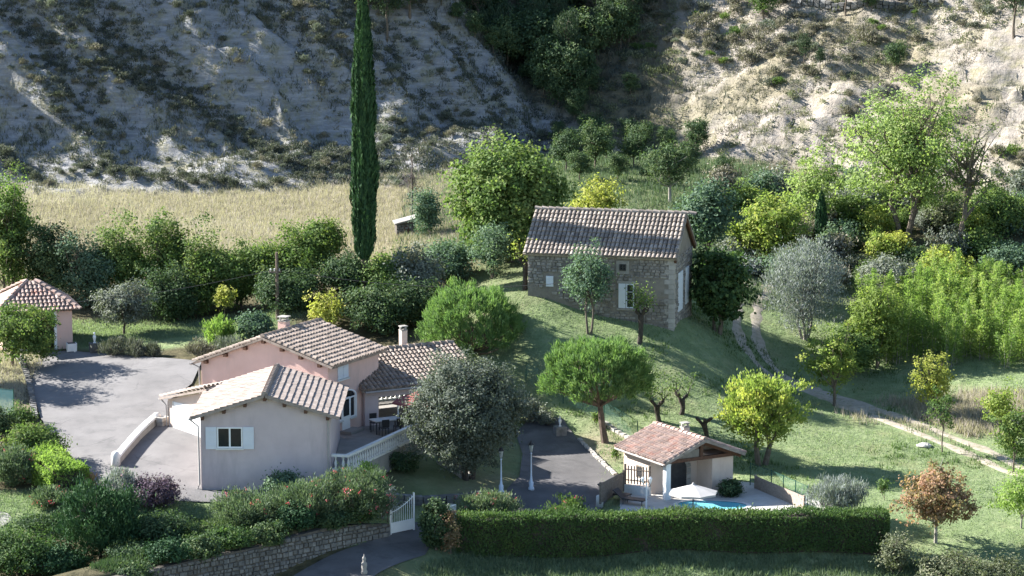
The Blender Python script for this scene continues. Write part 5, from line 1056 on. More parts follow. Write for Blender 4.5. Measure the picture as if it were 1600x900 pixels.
# hedgerow below the meadow: each tree on its own
HEDGEROW = [
 ('mid green tree at the left end of the hedgerow', (-33, 186.5, 3.88, 7.26, 0.07, 2.18), 'broad'), ('bright topped tree above the pavilion roof', (-32.98, 188, 4.04, 6.99, 2.32, 1.1), 'bright'),
 ('dark rounded tree behind the pavilion roof', (-30.08, 186, 3.68, 4.99, -0.16, 2.01), 'dark'), ('blue green bushy tree left of the fruit tree crown', (-27.42, 185, 3.53, 4.7, -0.09, 1.83), 'blue'),
 ('sunlit mid green tree in the hedgerow over the fruit tree', (-25.24, 185.5, 3.6, 5.4, -0.16, 1.84), 'lime'), ('leafy tree with a taller top in the hedgerow', (-22.45, 185.2, 3.57, 6.06, -0.17, 1.92), 'broad'),
 ('leafy tree in the hedgerow behind the lavender row', (-19.92, 183.4, 3.42, 5.2, -0.14, 1.9), 'broad'), ('yellowish green tree left of the utility pole', (-17.71, 183.6, 3.53, 4.48, -0.11, 1.65), 'lime'),
 ('upright leafy tree just beside the utility pole', (-15.83, 183, 3.72, 4.54, -0.03, 1.4), 'broad'), ('tall mid green tree right of the utility pole', (-13.58, 182.6, 4.12, 5.02, -0.54, 1.89), 'broad'),
 ('small airy tree topping the hedgerow before the cypress', (-12.24, 184.5, 3.9, 5.28, 2.98, 1.08), 'broad'), ('dark bushy tree under the tall cypress', (-10.25, 180.4, 5.39, 1.92, -1.69, 1.95), 'dark'),
 ('golden green tree in the hedgerow right of the cypress', (-7.87, 180, 5.12, 2.33, -1.36, 1.62), 'lime'), ('dusty olive coloured tree at the right end of the hedgerow', (-5.99, 179.6, 4.75, 3.01, -0.84, 1.62), 'olive'),
 ('grey green tree between hedgerow and rounded pine', (-4.18, 182, 5.75, 2.32, -1.07, 1.47), 'blue'), ('low dark shrubbery tree behind the villa ridge', (-14.17, 179.6, 4.1, 2.35, -0.92, 2.02), 'dark'),
 ('low dark tree behind the terrace chimney', (-8.25, 175.8, 3.49, 2.83, -0.38, 2.3), 'dark'), ('shadowy bush tree between villa roof and rounded pine', (-6.05, 176.6, 3.72, 2.55, -0.31, 1.75), 'dark'),
 ('low shaded tree on the back lawn edge', (-21.59, 181.4, 3.14, 3.29, -0.06, 1.8), 'dark')]
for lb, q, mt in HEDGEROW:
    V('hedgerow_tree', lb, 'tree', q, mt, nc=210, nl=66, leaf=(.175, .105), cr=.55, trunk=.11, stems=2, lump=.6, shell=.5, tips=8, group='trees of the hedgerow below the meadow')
# bamboo thicket
def bamboo_proto(seed):
    rg = np.random.default_rng(seed); Cs, As, Vs = [], [], []; mb = MB()
    for k in range(5):
        q = rg.random()*6.28; sp = .12+.38*rg.random(); h = 3.0+1.4*rg.random(); b = np.array([math.cos(q)*.12*k, math.sin(q)*.12*k, 0])
        tip = b+np.array([math.cos(q)*sp, math.sin(q)*sp, h]); pts = curve(b, tip, (-math.cos(q)*.1, -math.sin(q)*.1, .3), 7, rg, .02); mb.tube(pts, np.linspace(.02, .005, 7), 4)
        n = 330; t_ = .10+.90*rg.random(n)**.8; P_ = np.array(pts); base = np.stack([np.interp(t_*6, range(7), P_[:, i_]) for i_ in range(3)], 1)
        rr = .24*np.clip(1.05-t_, 0, 1)[:, None]**.6+.02; off = rg.normal(size=(n, 3))*rr*np.array([1, 1, .45]); Cs.append(base+off)
        As.append(unit(unit(off+1e-6)*.7+np.array([0, 0, .6])+rg.normal(size=(n, 3))*.3)); Vs.append(.5*rg.random()+.5*rg.random(n))
    C, A_, v = np.concatenate(Cs), np.concatenate(As), np.concatenate(Vs)
    return quads_mesh('leaves', leaf_verts(C, unit(rg.normal(size=C.shape)), .24*(.7+.6*rg.random(len(C))), .05, A_, rg), v), mb_mesh(mb, 'canes', M['bark_pale'])
protos = [bamboo_proto(s) for s in (1, 2, 3, 4, 5)]
for lv, cn in protos: lv.materials.append(L['bamboo'])
rg = np.random.default_rng(44)
for row, (y0, xa, xb) in enumerate(((175.6, 30.6, 36), (177.2, 26.4, 36), (178.8, 23.0, 37), (180.6, 22.0, 37), (182.6, 22.4, 37.5), (184.6, 23.4, 38), (186.8, 26.0, 38.5))):
    xs = xa+.5*rg.random()
    while xs < xb:
        x = xs+.25*rg.normal(); y = y0+.45*rg.normal(); k = int(rg.integers(5)); lv, cn = protos[k]
        t = thing('bamboo_clump', 'yellow green bamboo clump in the dense thicket beyond the track', 'bamboo', (x, y, hz(x, y)-.05), 'bamboo clumps beyond the track')
        s_ = float(rg.uniform(.62, 1.02)); t.scale = (.95+.3*rg.random(), .95+.3*rg.random(), s_); t.rotation_euler = (0, 0, float(rg.random()*6.28)); xs += float(rg.uniform(.85, 1.35))
        for nm, me_ in (('leaves', lv), ('canes', cn)):
            o = bpy.data.objects.new(nm, me_); COL.objects.link(o); o.parent = t
# pollarded trees
def pollard(label, x, y, Hh, lean, arms, mat, nl, seed):
    rg = np.random.default_rng(seed); z = hz(x, y); root = thing('pollard_tree', label, 'tree', (x, y, z)); mb = MB()
    top = np.array([lean[0], lean[1], Hh]); pts = curve((0, 0, -.3), top, (rg.normal()*.15, 0, 0), 6, rg, .05); mb.tube(pts, [.22, .16, .15, .14, .16, .2], 8); C = []
    for a_ in range(arms):
        q = 6.28*a_/arms+rg.random(); e = top+np.array([math.cos(q)*.5, math.sin(q)*.3, .15+.35*rg.random()]); mb.tube(curve(top-np.array([0, 0, .15]), e, (0, 0, .1), 5, rg), [.12, .10, .09, .11, .07], 7)
        for s_ in range(3 if nl else 1):
            e2 = e+np.array([rg.normal()*.45, rg.normal()*.3, .5+.7*rg.random() if nl else .12]); mb.tube([tuple(e), tuple(e2)], [.025, .006], 4)
            if nl: C.append(np.linspace(e, e2, 3)[1:].repeat(nl, 0)+rg.normal(size=(2*nl, 3))*.2)
    o = mb.build('trunk', M['bark_black']); local(o, root)
    if nl:
        C = np.concatenate(C); o = link('crown', quads_mesh('crown', leaf_verts(C, unit(rg.normal(size=C.shape)+np.array([0, 0, .6])), .15, .1, None, rg), rg.random(len(C))), L[mat]); local(o, root)
for a_ in (('dark pollarded trunk with young shoots before the farmhouse window', *(7.65, 171.12), 1.7, (.1, 0), 4, 'lime', 24, 1), ('pollarded trunk with leafy shoots at the far farmhouse corner', *(0.79, 175.44), 1.5, (.05, 0), 4, 'yellow', 12, 2),
           ('bare black pollard stump behind the pool house chimney', *(11.21, 161.44), 1.15, (-.25, 0), 3, 'lime', 0, 3), ('bent pollard with drooping shoots at the wire fence', *(8.62, 164), .95, (-.2, 0), 4, 'broad', 10, 4), ('small knotty pollard with shoots beside the bent one', *(9.79, 164.96), .8, (.1, 0), 3, 'broad', 9, 6),
           ('short pollard stump on the slope before the farmhouse shutter', *(3.46, 174.88), .9, (.05, 0), 3, 'broad', 0, 5)): pollard(*a_)

# ------------------------------------------------------------------ clipped hedges
def hedge(label, line, w, h, mat, n, seed, zs=None, name='clipped_hedge', leaf=(.13, .06)):
    rg = np.random.default_rng(seed); ln = np.array(line, float); sg = np.linalg.norm(np.diff(ln, axis=0), axis=1); cum = np.r_[0, np.cumsum(sg)]; Lt = cum[-1]
    root = thing(name, label, 'hedge', (float(ln[:, 0].mean()), float(ln[:, 1].mean()), hz(*ln[len(ln)//2])))
    def at(s): return np.stack([np.interp(s, cum, ln[:, i_]) for i_ in (0, 1)], -1)
    def perp(s):
        d = unit(at(s+.05)-at(s-.05)+1e-9); return np.c_[-d[:, 1], d[:, 0]]
    core = MB(); m_ = max(2, int(Lt/.8)); ss = np.linspace(.15, Lt-.15, m_); P_ = at(ss); Q_ = perp(np.clip(ss, .06, Lt-.06)); vs = []
    for k in range(m_):
        z0 = hz(*P_[k]); zt_ = z0+h*.88 if zs is None else zs-.16
        for sgn in (-1, 1):
            p = P_[k]+Q_[k]*sgn*w*.40; vs += [(p[0], p[1], z0-.1), (p[0], p[1], zt_)]
    fs = []
    for k in range(m_-1): a_ = k*4; b_ = a_+4; fs += [(a_, a_+1, b_+1, b_), (a_+2, b_+2, b_+3, a_+3), (a_+1, a_+3, b_+3, b_+1)]
    fs += [(0, 2, 3, 1), ((m_-1)*4, (m_-1)*4+1, (m_-1)*4+3, (m_-1)*4+2)]
    core.add(vs, fs); core.build('branches', M['bark_black'], root)
    per = 2*h+w; u = rg.random(n)*per; s = rg.random(n)*Lt
    endc = rg.random(n) < .06; s = np.where(endc, np.where(rg.random(n) < .5, 0, Lt), s)
    v = np.where(u < h, u, np.where(u < h+w, h, per-u)); side = np.where(u < h, -w/2, np.where(u < h+w, u-h-w/2, w/2))
    side = np.where(endc, (rg.random(n)-.5)*w, side); v = np.where(endc, rg.random(n)*h, v)
    P_ = at(s); Q_ = perp(np.clip(s, .06, Lt-.06)); z0 = H(P_[:, 0], P_[:, 1])
    if zs is not None: v = v*((zs-z0)/h)
    bumpy = .34*fbm(s*.7, u*.6, seed*3.3, 3)+.07*rg.normal(size=n)+np.where(rg.random(n) < .035, .2*rg.random(n), 0)
    nrm = np.where((u >= h) & (u < h+w), 1, 0); sd = np.sign(side+1e-6)
    C = np.c_[P_+Q_*(side+sd*(1-nrm)*bumpy)[:, None], z0+v+nrm*(bumpy*1.2)]
    D = np.where(nrm[:, None] == 1, np.array([0, 0, 1.0]), np.c_[Q_*sd[:, None], np.zeros(n)])
    ax = unit(D*.5+np.array([0, 0, .6])+rg.normal(size=C.shape)*.55); k = .7+.6*rg.random(n)
    var = np.clip(.5+.35*fbm(C[:, 0]*.8, C[:, 1]*.8, C[:, 2]*.8, 3)+.35*(rg.random(n)-.5)+.12*nrm, 0, 1)
    link('leaves', quads_mesh('leaves', leaf_verts(C, D, leaf[0]*k, leaf[1]*k, ax, rg), var), L[mat], root)
hedge('long clipped green hedge in front of the pool terrace', [(-2.8, 143.0), (2.0, 143.15), (8.0, 143.3), (14.0, 143.4), (19.2, 143.7)], 1.3, 2.0, 'hedge', 62000, 3, -.34)
hedge('bright green clipped hedge block beside the driveway netting', [(-25.2, 149.6), (-22.9, 146.0)], 2.0, 1.3, 'bright', 15000, 4, None, 'clipped_hedge', (.13, .08))
# ------------------------------------------------------------------ wooded gully
def wood_tree(seed, kind):
    rg = np.random.default_rng(seed)
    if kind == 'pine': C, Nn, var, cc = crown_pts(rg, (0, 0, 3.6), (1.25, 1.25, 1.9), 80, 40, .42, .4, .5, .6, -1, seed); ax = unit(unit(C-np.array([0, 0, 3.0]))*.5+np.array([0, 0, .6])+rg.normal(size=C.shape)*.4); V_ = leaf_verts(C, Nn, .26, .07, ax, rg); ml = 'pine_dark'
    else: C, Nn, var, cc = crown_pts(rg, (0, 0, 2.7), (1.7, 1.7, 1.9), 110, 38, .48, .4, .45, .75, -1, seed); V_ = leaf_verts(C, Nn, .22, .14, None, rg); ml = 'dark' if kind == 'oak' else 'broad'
    me_ = quads_mesh('crown', V_, var); me_.materials.append(L[ml])
    tm = trunk_mesh(rg, 5, 1.8 if kind == 'pine' else 1.0, .11, [tuple(c) for c in cc[:9]], 1); return me_, mb_mesh(tm, 'trunk', M['bark'])
WT = [wood_tree(60+k, kd) for k, kd in enumerate(('pine', 'pine', 'oak', 'oak', 'leafy'))]
def place_wood(x, y, s, v, name, label, group, rot):
    t = thing(name, label, 'tree', (x, y, hz(x, y)-.1), group); t.scale = (s, s, s*1.1); t.rotation_euler = (0, 0, rot)
    for nm, me_ in zip(('crown', 'trunk'), WT[v]):
        o = bpy.data.objects.new(nm, me_); COL.objects.link(o); o.parent = t
WOOD = [(-6.89, 243.04), (-3.22, 241.44), (0.33, 244.56), (3.61, 238.16), (5.54, 236.72), (6.47, 238.08), (8.09, 242.56), (10.09, 245.84), (11.29, 249.92)]
WOOD = WOOD+[(13.0, 274.0), (-17.0, 274.0)]
def in_poly(x, y, b):
    c = False
    for k in range(len(b)):
        x1, y1 = b[k]; x2, y2 = b[k-1]
        if (y1 > y) != (y2 > y) and x < (x2-x1)*(y-y1)/(y2-y1)+x1: c = not c
    return c
rg = np.random.default_rng(31); n_ok = 0; pts = []; tries = 0
while n_ok < 170 and tries < 20000:
    tries += 1; y = rg.uniform(232, 272); x = rg.uniform(-16, 14)
    if not in_poly(x, y, WOOD) or any((x-a_)**2+(y-b_)**2 < .95 for a_, b_ in pts): continue
    pts.append((x, y)); n_ok += 1; v = int(rg.choice([0, 1, 0, 1, 2, 3, 2])); is_pine = v < 2  # flag marks the pine meshes, not the leafy ones
    place_wood(x, y, float(rg.uniform(.6, 1.05)), v, 'gully_pine' if is_pine else 'gully_oak', 'slender pine among the trees of the dark wooded gully' if is_pine else 'rounded leafy tree among the pines of the dark wooded gully', 'pines in the gully' if is_pine else 'leafy trees in the gully', float(rg.random()*6.28))
EXTRA = [('dark pine on the crest beside the tall cypress top', (-10.4, 239.12), 1.0, 0), ('rounded dark tree high on the shaded spur crest', (-8.52, 240.24), 1.15, 2), ('dark oak on the spur just under the picture top', (-11.98, 240.24), 1.0, 3),
 ('dark pine standing by the dry stone wall at the top', (27.75, 239.84), .75, 1), ('dark oak next to the pine at the dry stone wall', (29.77, 239.04), .5, 3), ('bushy evergreen on the upper right slope', (21.08, 242.56), .8, 4), ('dark evergreen at the top right corner', (40.15, 230.48), 1.0, 1),
 ('little pine on the open sunlit slope', (23.9, 235.28), .42, 0), ('squat pine just below the little pine on the sunlit slope', (24.96, 233.44), .34, 1), ('dark evergreen shrub tree over the airy tree crown', (30.98, 232.16), .5, 3), ('shaded bush tree in the gully mouth', (4.18, 220), .7, 2), ('dark leafy tree under the gully mouth', (6.45, 221.92), .75, 3), ('deep green tree at the gully mouth behind farmhouse', (9.42, 221.84), .6, 2),
 ('grey green bush on the shoulder right of the gully', (9.81, 238.16), .4, 2)]
for lb, (x, y), s, v in EXTRA: place_wood(x, y, s, v, 'hillside_tree', lb, None, s*7)

for k, (x, y) in enumerate([(3.77, 234.64), (4.84, 232.96), (5.02, 213.52), (6.52, 233.76), (7.52, 227.52), (7.91, 214.24), (9.58, 232), (10.4, 230.48), (10.28, 213.76), (12.32, 229.84), (13.55, 220.32), (14.86, 229.36), (6.05, 235.84), (15.94, 216), (2.67, 239.92), (3.82, 238.4), (4.81, 240.16), (5.55, 237.28), (6.5, 239.12), (4.32, 242.8), (5.66, 242.56), (5.18, 236.96), (3.34, 242.32), (-5.92, 242.88), (-4.57, 242.24), (-3.11, 241.68), (-1.61, 242), (-0.11, 245.84), (1.19, 242.72)]):
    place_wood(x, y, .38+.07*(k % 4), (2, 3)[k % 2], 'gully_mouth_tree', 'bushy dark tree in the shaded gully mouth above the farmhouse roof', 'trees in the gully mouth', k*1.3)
# ------------------------------------------------------------------ scrub on the slopes
def shrub_proto(seed, mat, tall=1.0, dry=False):
    rg = np.random.default_rng(seed); C, Nn, var, cc = crown_pts(rg, (0, 0, .36*tall), (.55, .55, .42*tall), 26, 24, .2, .4, .45, .8, -.3, seed)
    k = C[:, 2] > 0; C, Nn, var = C[k], Nn[k], var[k]
    ax = unit(unit(C)*.6+np.array([0, 0, .6])+rg.normal(size=C.shape)*.4)
    me_ = quads_mesh('shrub', leaf_verts(C, Nn, .17, .055, ax, rg), var); me_.materials.append(L[mat]); return me_
SH = [shrub_proto(80+k, m_, tl) for k, (m_, tl) in enumerate((('shrub', 1), ('shrub', 1.2), ('shrub_dry', 1), ('shrub', .8), ('broad', 1.1), ('olive', 1.1), ('shrub_dry', 1.4), ('dark', 1.1)))]
def sample(n, x0, x1, y0, y1, keep, seed):
    rg = np.random.default_rng(seed); out = []; m_ = 0
    while m_ < n:
        x = rg.uniform(x0, x1, n*2); y = rg.uniform(y0, y1, n*2); k = rg.random(n*2) < keep(x, y); out.append(np.c_[x[k], y[k]]); m_ += int(k.sum())
        if len(out) > 60: break
    return np.concatenate(out)[:n]
inview = lambda x, y: (np.abs(x) < .19*y+1).astype(float)
def scatter(n, pts, name, label, group, vs, smin, smax_, seed, gap=.6):
    rg = np.random.default_rng(seed); out = []
    for x, y in pts:
        if len(out) >= n: break
        if any((x-a_)**2+(y-b_)**2 < gap*gap for a_, b_ in out): continue
        out.append((x, y)); s = float(rg.uniform(smin, smax_))*(1.35 if rg.random() < .12 else 1)
        o = bpy.data.objects.new(name, SH[int(rg.choice(vs))]); COL.objects.link(o); o.location = (x, y, hz(x, y)-.05*s); o.scale = (s*float(rg.uniform(.9, 1.35)), s, s*float(rg.uniform(.7, 1.1))); o.rotation_euler = (0, 0, float(rg.random()*6.28)); tag(o, label, 'shrub', group)
below_top = lambda x, y: (H(x, y) < CAMZ-.0575*y+.4).astype(float)      # the part of the slopes that comes into view
def scrub_mass(name, label, pts, mats, smin, smax_, seed, per=46):
    # dense scrub that reads as one mass
    rg = np.random.default_rng(seed); n = len(pts); s = rg.uniform(smin, smax_, n); d = unit(rg.normal(size=(n*per, 3))); d[:, 2] = np.abs(d[:, 2]); r = rg.random(n*per)**.45
    sr = np.repeat(s, per); off = d*(r*sr)[:, None]*np.array([.6, .6, .5]); z = H(pts[:, 0], pts[:, 1]); C = np.repeat(np.c_[pts, z-.03], per, 0)+off
    ax = unit(d*.6+np.array([0, 0, .6])+rg.normal(size=d.shape)*.4); var = .6*np.repeat(rg.random(n), per)+.4*rg.random(n*per)
    o = struct(link(name, quads_mesh(name, leaf_verts(C, d, .22*np.sqrt(sr), .075*np.sqrt(sr), ax, rg), var), L[mats]), 'stuff'); return tag(o, label, 'scrub')
bands = lambda x, y: .10+.90*sstep(-.10, .16, fbm((.85*x-.53*y)*.05, (.53*x+.85*y)*.24, 5.5, 3)+.06)
left_hill = lambda x, y: hillmask(x, y)*inview(x, y)*((x < 6-.9*(y-236)) & (x < 6))
scatter(300, sample(1500, -46, 6, 219, 256, lambda x, y: left_hill(x, y)*below_top(x, y)*bands(x, y)*(1-.7*sstep(-16, -8, x)), 54), 'slope_shrub', 'low grey green shrub scattered over the shaded marl spur', 'shrubs on the shaded spur', [0, 1, 2, 3, 5, 0, 3], .45, .95, 5)
scatter(200, sample(1500, 7, 47, 213, 262, lambda x, y: hillmask(x, y)*inview(x, y)*below_top(x, y)*sstep(-.05, .25, fbm(x*.14, y*.14, 70.0, 4)), 55), 'slope_bush', 'scrubby bush scattered over the sunlit pale slope', 'bushes on the sunlit slope', [0, 2, 2, 4, 6, 6, 5, 2], .5, 1.2, 6)
scrub_mass('spur_scrub', 'dense low grey green scrub banding the shaded marl spur', sample(2500, -46, 6, 219, 256, lambda x, y: left_hill(x, y)*bands(x, y)*(1-.6*sstep(-16, -8, x)), 51), 'shrub', .4, 1.0, 61)
scrub_mass('spur_juniper', 'dark juniper scrub massed in diagonal bands on the shaded spur', sample(2600, -46, 6, 221, 256, lambda x, y: left_hill(x, y)*bands(x, y)**2*(1-.6*sstep(-14, -6, x)), 56), 'scrub_dark', .4, 1.1, 64, 40)
scrub_mass('spur_heath', 'dry heath tufts mixed into the scrub of the shaded spur', sample(1000, -46, 6, 217, 256, lambda x, y: left_hill(x, y)*(.3+.7*bands(x, y)), 52), 'shrub_dry', .3, .8, 62, 34)
scrub_mass('slope_scrub', 'dry olive coloured scrub patches on the sunlit slope', sample(900, 6, 47, 214, 262, lambda x, y: hillmask(x, y)*inview(x, y)*sstep(-.05, .25, fbm(x*.14, y*.14, 70.0, 4)), 53), 'shrub_dry', .4, 1.0, 63)
scrub_mass('slope_green_scrub', 'green bramble bands crossing the sunlit slope', sample(800, 8, 47, 214, 262, lambda x, y: hillmask(x, y)*inview(x, y)*sstep(.0, .2, fbm((.7*x+.7*y)*.05, (.7*x-.7*y)*.16, 71.0, 3)), 57), 'bramble', .4, 1.1, 65)
scrub_mass('shoulder_scrub', 'green grey scrub clothing the shoulder beside the wooded gully', sample(420, 6.5, 14, 233, 256, lambda x, y: hillmask(x, y)*sstep(-.25, .1, fbm(x*.3, y*.3, 72.0, 3)), 58), 'bramble', .5, 1.2, 66)
scrub_mass('gully_scrub', 'dark undergrowth along the floor of the gully', sample(420, -4, 11, 230, 250, lambda x, y: hillmask(x, y)*sstep(-.4, 1.0, .615*(x-4.2)+.789*(y-236.0)), 59), 'scrub_dark', .5, 1.3, 67)
# mixed bushes on the bank between bamboo and sunlit slope
def bank_proto(seed, mat):
    rg = np.random.default_rng(seed); C, Nn, var, cc = crown_pts(rg, (0, 0, 1.0), (1.15, 1.1, .95), 70, 40, .36, .5, .48, .8, -1, seed); k = C[:, 2] > 0
    me_ = quads_mesh('crown', leaf_verts(C[k], Nn[k], .19, .11, None, rg), var[k]); me_.materials.append(L[mat]); return me_, mb_mesh(trunk_mesh(rg, 2, .3, .05, [tuple(c) for c in cc[:6]], 3), 'stems', M['bark'])
BK = [bank_proto(90+k, m_) for k, m_ in enumerate(('broad', 'yellow', 'olive', 'blue', 'poplar', 'shrub_dry', 'bramble'))]
rg = np.random.default_rng(92); pts = []
while len(pts) < 60:
    y = rg.uniform(187, 213); x = rg.uniform(15.5, .19*y+1)
    if any((x-a_)**2+(y-b_)**2 < 1.7 for a_, b_ in pts) or (y < 190 and x < 20) or (y < 199 and x < 18.6): continue
    pts.append((x, y)); v = int(rg.integers(len(BK))); t = thing('bank_bush', 'mixed leafy bush on the bank between bamboo and sunlit slope', 'bush', (x, y, hz(x, y)-.05), 'bushes on the bank above the bamboo'); s_ = float(rg.uniform(.6, 1.15)); t.scale = (s_, s_, s_*float(rg.uniform(.8, 1.3))); t.rotation_euler = (0, 0, float(rg.random()*6.28))
    for nm, me_ in zip(('crown', 'stems'), BK[v]):
        o = bpy.data.objects.new(nm, me_); COL.objects.link(o); o.parent = t
# smaller tufts nobody could count
def tufts(name, pts, per, hgt, wid, mat, seed, spread=.22, label=None, cat=None):
    rg = np.random.default_rng(seed); pts = np.asarray(pts); n = len(pts)*per
    b = np.repeat(pts, per, 0)+rg.normal(size=(n, 2))*spread; z = H(b[:, 0], b[:, 1]); h = hgt*(.5+.9*rg.random(n))*np.repeat(.6+.8*rg.random(len(pts)), per)
    q = rg.random(n)*6.28; w = wid*(.6+.8*rg.random(n)); ln = rg.normal(size=(n, 2))*.28
    V_ = np.empty((n, 3, 3)); base = np.c_[b, z-.03]; d = np.c_[np.cos(q), np.sin(q), np.zeros(n)]*w[:, None]/2
    V_[:, 0] = base-d; V_[:, 1] = base+d; V_[:, 2] = base+np.c_[ln*h[:, None], h]
    var = .35*np.repeat(rg.random(len(pts)), per)+.3*rg.random(n)+.35*np.clip(.5+1.3*fbm(b[:, 0]*.12, b[:, 1]*.2, seed*1.7, 3), 0, 1)
    o = struct(link(name, quads_mesh(name, V_.reshape(-1, 3), var, 3), L[mat]), 'stuff')
    if label: tag(o, label, cat)
    return o
def off_track(x, y):
    d = np.full(np.shape(x), 99.0)
    for k in range(len(TRACK)-1):
        a_, b_ = TRACK[k], TRACK[k+1]; e = b_-a_; t = np.clip(((x-a_[0])*e[0]+(y-a_[1])*e[1])/(e@e), 0, 1); d = np.minimum(d, np.hypot(x-a_[0]-t*e[0], y-a_[1]-t*e[1]))
    return ((d > 1.35) | (d < .18)).astype(float)
def off_pave(x, y):
    k = 1-sstep(.2, .5, pave_w(x, y)); k = k*(1-pad_w(x, y, POOL_PAD, .4)); k = k*(1-pad_w(x, y, HOUSE_PAD, .3)); return k
tufts('scrub_tufts', sample(3000, -45, 46, 216, 262, lambda x, y: hillmask(x, y)*inview(x, y)*(1-.8*(x > 8))*sstep(-.35, .3, fbm(x*.35, y*.35, 91.0, 3)+.1), 1), 16, .34, .07, 'shrub', 21, .20, 'small dry tufts of grass and thyme covering the marl slopes', 'scrub')
tufts('dry_tufts', sample(2600, -45, 46, 212, 262, lambda x, y: hillmask(x, y)*inview(x, y)*(.25+.75*(x > 8))*sstep(-.05, .3, fbm(x*.3, y*.3, 191.0, 3)+.05), 2), 14, .30, .06, 'shrub_dry', 22, .20, 'pale dry grass tufts dotted over the hill slopes', 'scrub')
tufts('meadow_grass', sample(26000, -46, 1.5, 189, 224, lambda x, y: inview(x, y)*(1-hillmask(x, y))*zones(x, y)[1], 3), 6, .33, .04, 'straw', 23, .16, 'tall straw coloured grass of the meadow below the spur', 'grass')
tufts('dry_strip_grass', sample(4200, 18, 36, 161, 178, lambda x, y: inview(x, y)*zones(x, y)[1]*off_track(x, y), 4), 5, .38, .05, 'straw', 24, .18, 'dry grass strip between track and bamboo', 'grass')
tufts('lawn_grass', sample(34000, -3, 32, 140, 196, lambda x, y: inview(x, y)*zones(x, y)[0]*(1-hillmask(x, y))*off_pave(x, y)*off_track(x, y)*(.35+.65*sstep(-.3, .3, fbm(x*.4, y*.4, 77.0, 3))), 5), 4, .10, .05, 'grass', 25, .16, 'green grass of the sloping lawn', 'grass')
tufts('lawn_weeds', sample(900, 0, 32, 142, 192, lambda x, y: inview(x, y)*zones(x, y)[0]*(1-hillmask(x, y))*off_pave(x, y)*sstep(.0, .3, fbm(x*.25, y*.25, 177.0, 3)), 15), 14, .2, .06, 'broad', 35, .22, 'scattered taller weeds in the sloping lawn', 'grass')
tufts('bank_grass', sample(5200, -4.5, 24, 136, 142.6, lambda x, y: inview(x, y)*((x-(-6.4)-(y-138)*.75) > .4)*1.0, 6), 9, .22, .06, 'oleander', 26, .17, 'rough dull green grass bank under the clipped hedge', 'grass')
tufts('wall_top_grass', sample(3600, -20, -6, 133.5, 144.5, lambda x, y: inview(x, y)*(((x-WALL_A[0])*_wn[0]+(y-WALL_A[1])*_wn[1]) > .35)*(1-sstep(142.6, 143.4, y)), 17), 8, .18, .07, 'dark', 37, .2, 'green undergrowth on the bank above the roadside wall', 'grass')
tufts('garden_grass', sample(4200, -32, -13, 141.5, 147, lambda x, y: inview(x, y)*zones(x, y)[0]*off_pave(x, y), 7), 5, .13, .05, 'grass', 27, .14, 'short garden grass below the villa', 'grass')
tufts('back_lawn_grass', sample(7000, -32, -12, 171, 183.5, lambda x, y: inview(x, y)*zones(x, y)[0]*off_pave(x, y), 8), 5, .14, .05, 'grass', 28, .15, 'short grass of the back lawn by the driveway', 'grass')
tufts('edge_grass', sample(5200, -34, -24.6, 150, 174, lambda x, y: inview(x, y)*off_pave(x, y), 9), 5, .2, .05, 'straw', 29, .15, 'dry grass in the bed along the driveway edging', 'grass')
tufts('slope_grass', sample(9000, -8, 20, 186, 230, lambda x, y: inview(x, y)*(1-hillmask(x, y)), 10), 7, .34, .06, 'oleander', 30, .2, 'rough green grass behind the farmhouse', 'grass')

# ------------------------------------------------------------------ walls, fences and small things
def retaining_wall():
    rg = np.random.default_rng(17); F = Fr(tuple(WALL_A), math.atan2(_wd[1], _wd[0])); Lw = float(np.linalg.norm(WALL_B-WALL_A))
    t = thing('retaining_wall', 'grey rubble stone retaining wall along the entrance road', 'wall', (*F.p(Lw/2, 0, 0)[:2], -2.3))
    zb = lambda u: hz(*(F.p(u, -.25, 0)[:2]))
    top = lambda u: zb(u)+2.25-.12*(u-6)
    mb = MB(); us = np.linspace(0, Lw, 14); vs = []
    for u in us: vs += [F.p(u, -.02, zb(u)-.3), F.p(u, .32, zb(u)-.3), F.p(u, .32, top(u)), F.p(u, -.02, top(u))]
    fs = [(0, 3, 2, 1), (13*4, 13*4+1, 13*4+2, 13*4+3)]+[(k*4+i_, k*4+(i_+1) % 4, k*4+4+(i_+1) % 4, k*4+4+i_) for k in range(13) for i_ in range(4)]
    w = mb.add(vs, fs).build('wall', M['joint_dark'], t)
    lay_stones(w, F, lambda z: (2.5, Lw), courses(-4.2, .3, .21, rg), -.02, 300, M['stone_grey'], rg, (.16, .46), .13, lambda u, z, ww: z > top(u)-.06 or z < zb(u)-.1)
retaining_wall()
def low_wall(label, line, h, w, name='low_wall', mat='stone_pale', step=.42, capm='white_stone'):
    rg = np.random.default_rng(int(abs(line[0][0]*100))); ln = [Vector(p) for p in line]
    t = thing(name, label, 'wall', (*ln[0], hz(*ln[0]))); me_ = [mb_mesh(s, 'stone', M[mat]) for s in STONES[:3]]
    for k in range(len(ln)-1):
        d = ln[k+1]-ln[k]; n_ = max(1, int(d.length/step)); a_ = math.atan2(d.y, d.x)
        for j in range(n_):
            p = ln[k]+d*((j+.5)/n_); z = hz(p.x, p.y); nl = max(1, round(h/.3))
            for l in range(nl):
                inst('stone', me_[int(rg.integers(3))], t, Matrix.Translation((p.x+rg.normal()*.015, p.y+rg.normal()*.015, z+(l+.5)*h/nl-.03)) @ Matrix.Rotation(a_+rg.normal()*.06, 4, 'Z') @ Matrix.Diagonal((d.length/n_*.97, w*(.9+.2*rg.random()), h/nl*1.02, 1)))
    return t
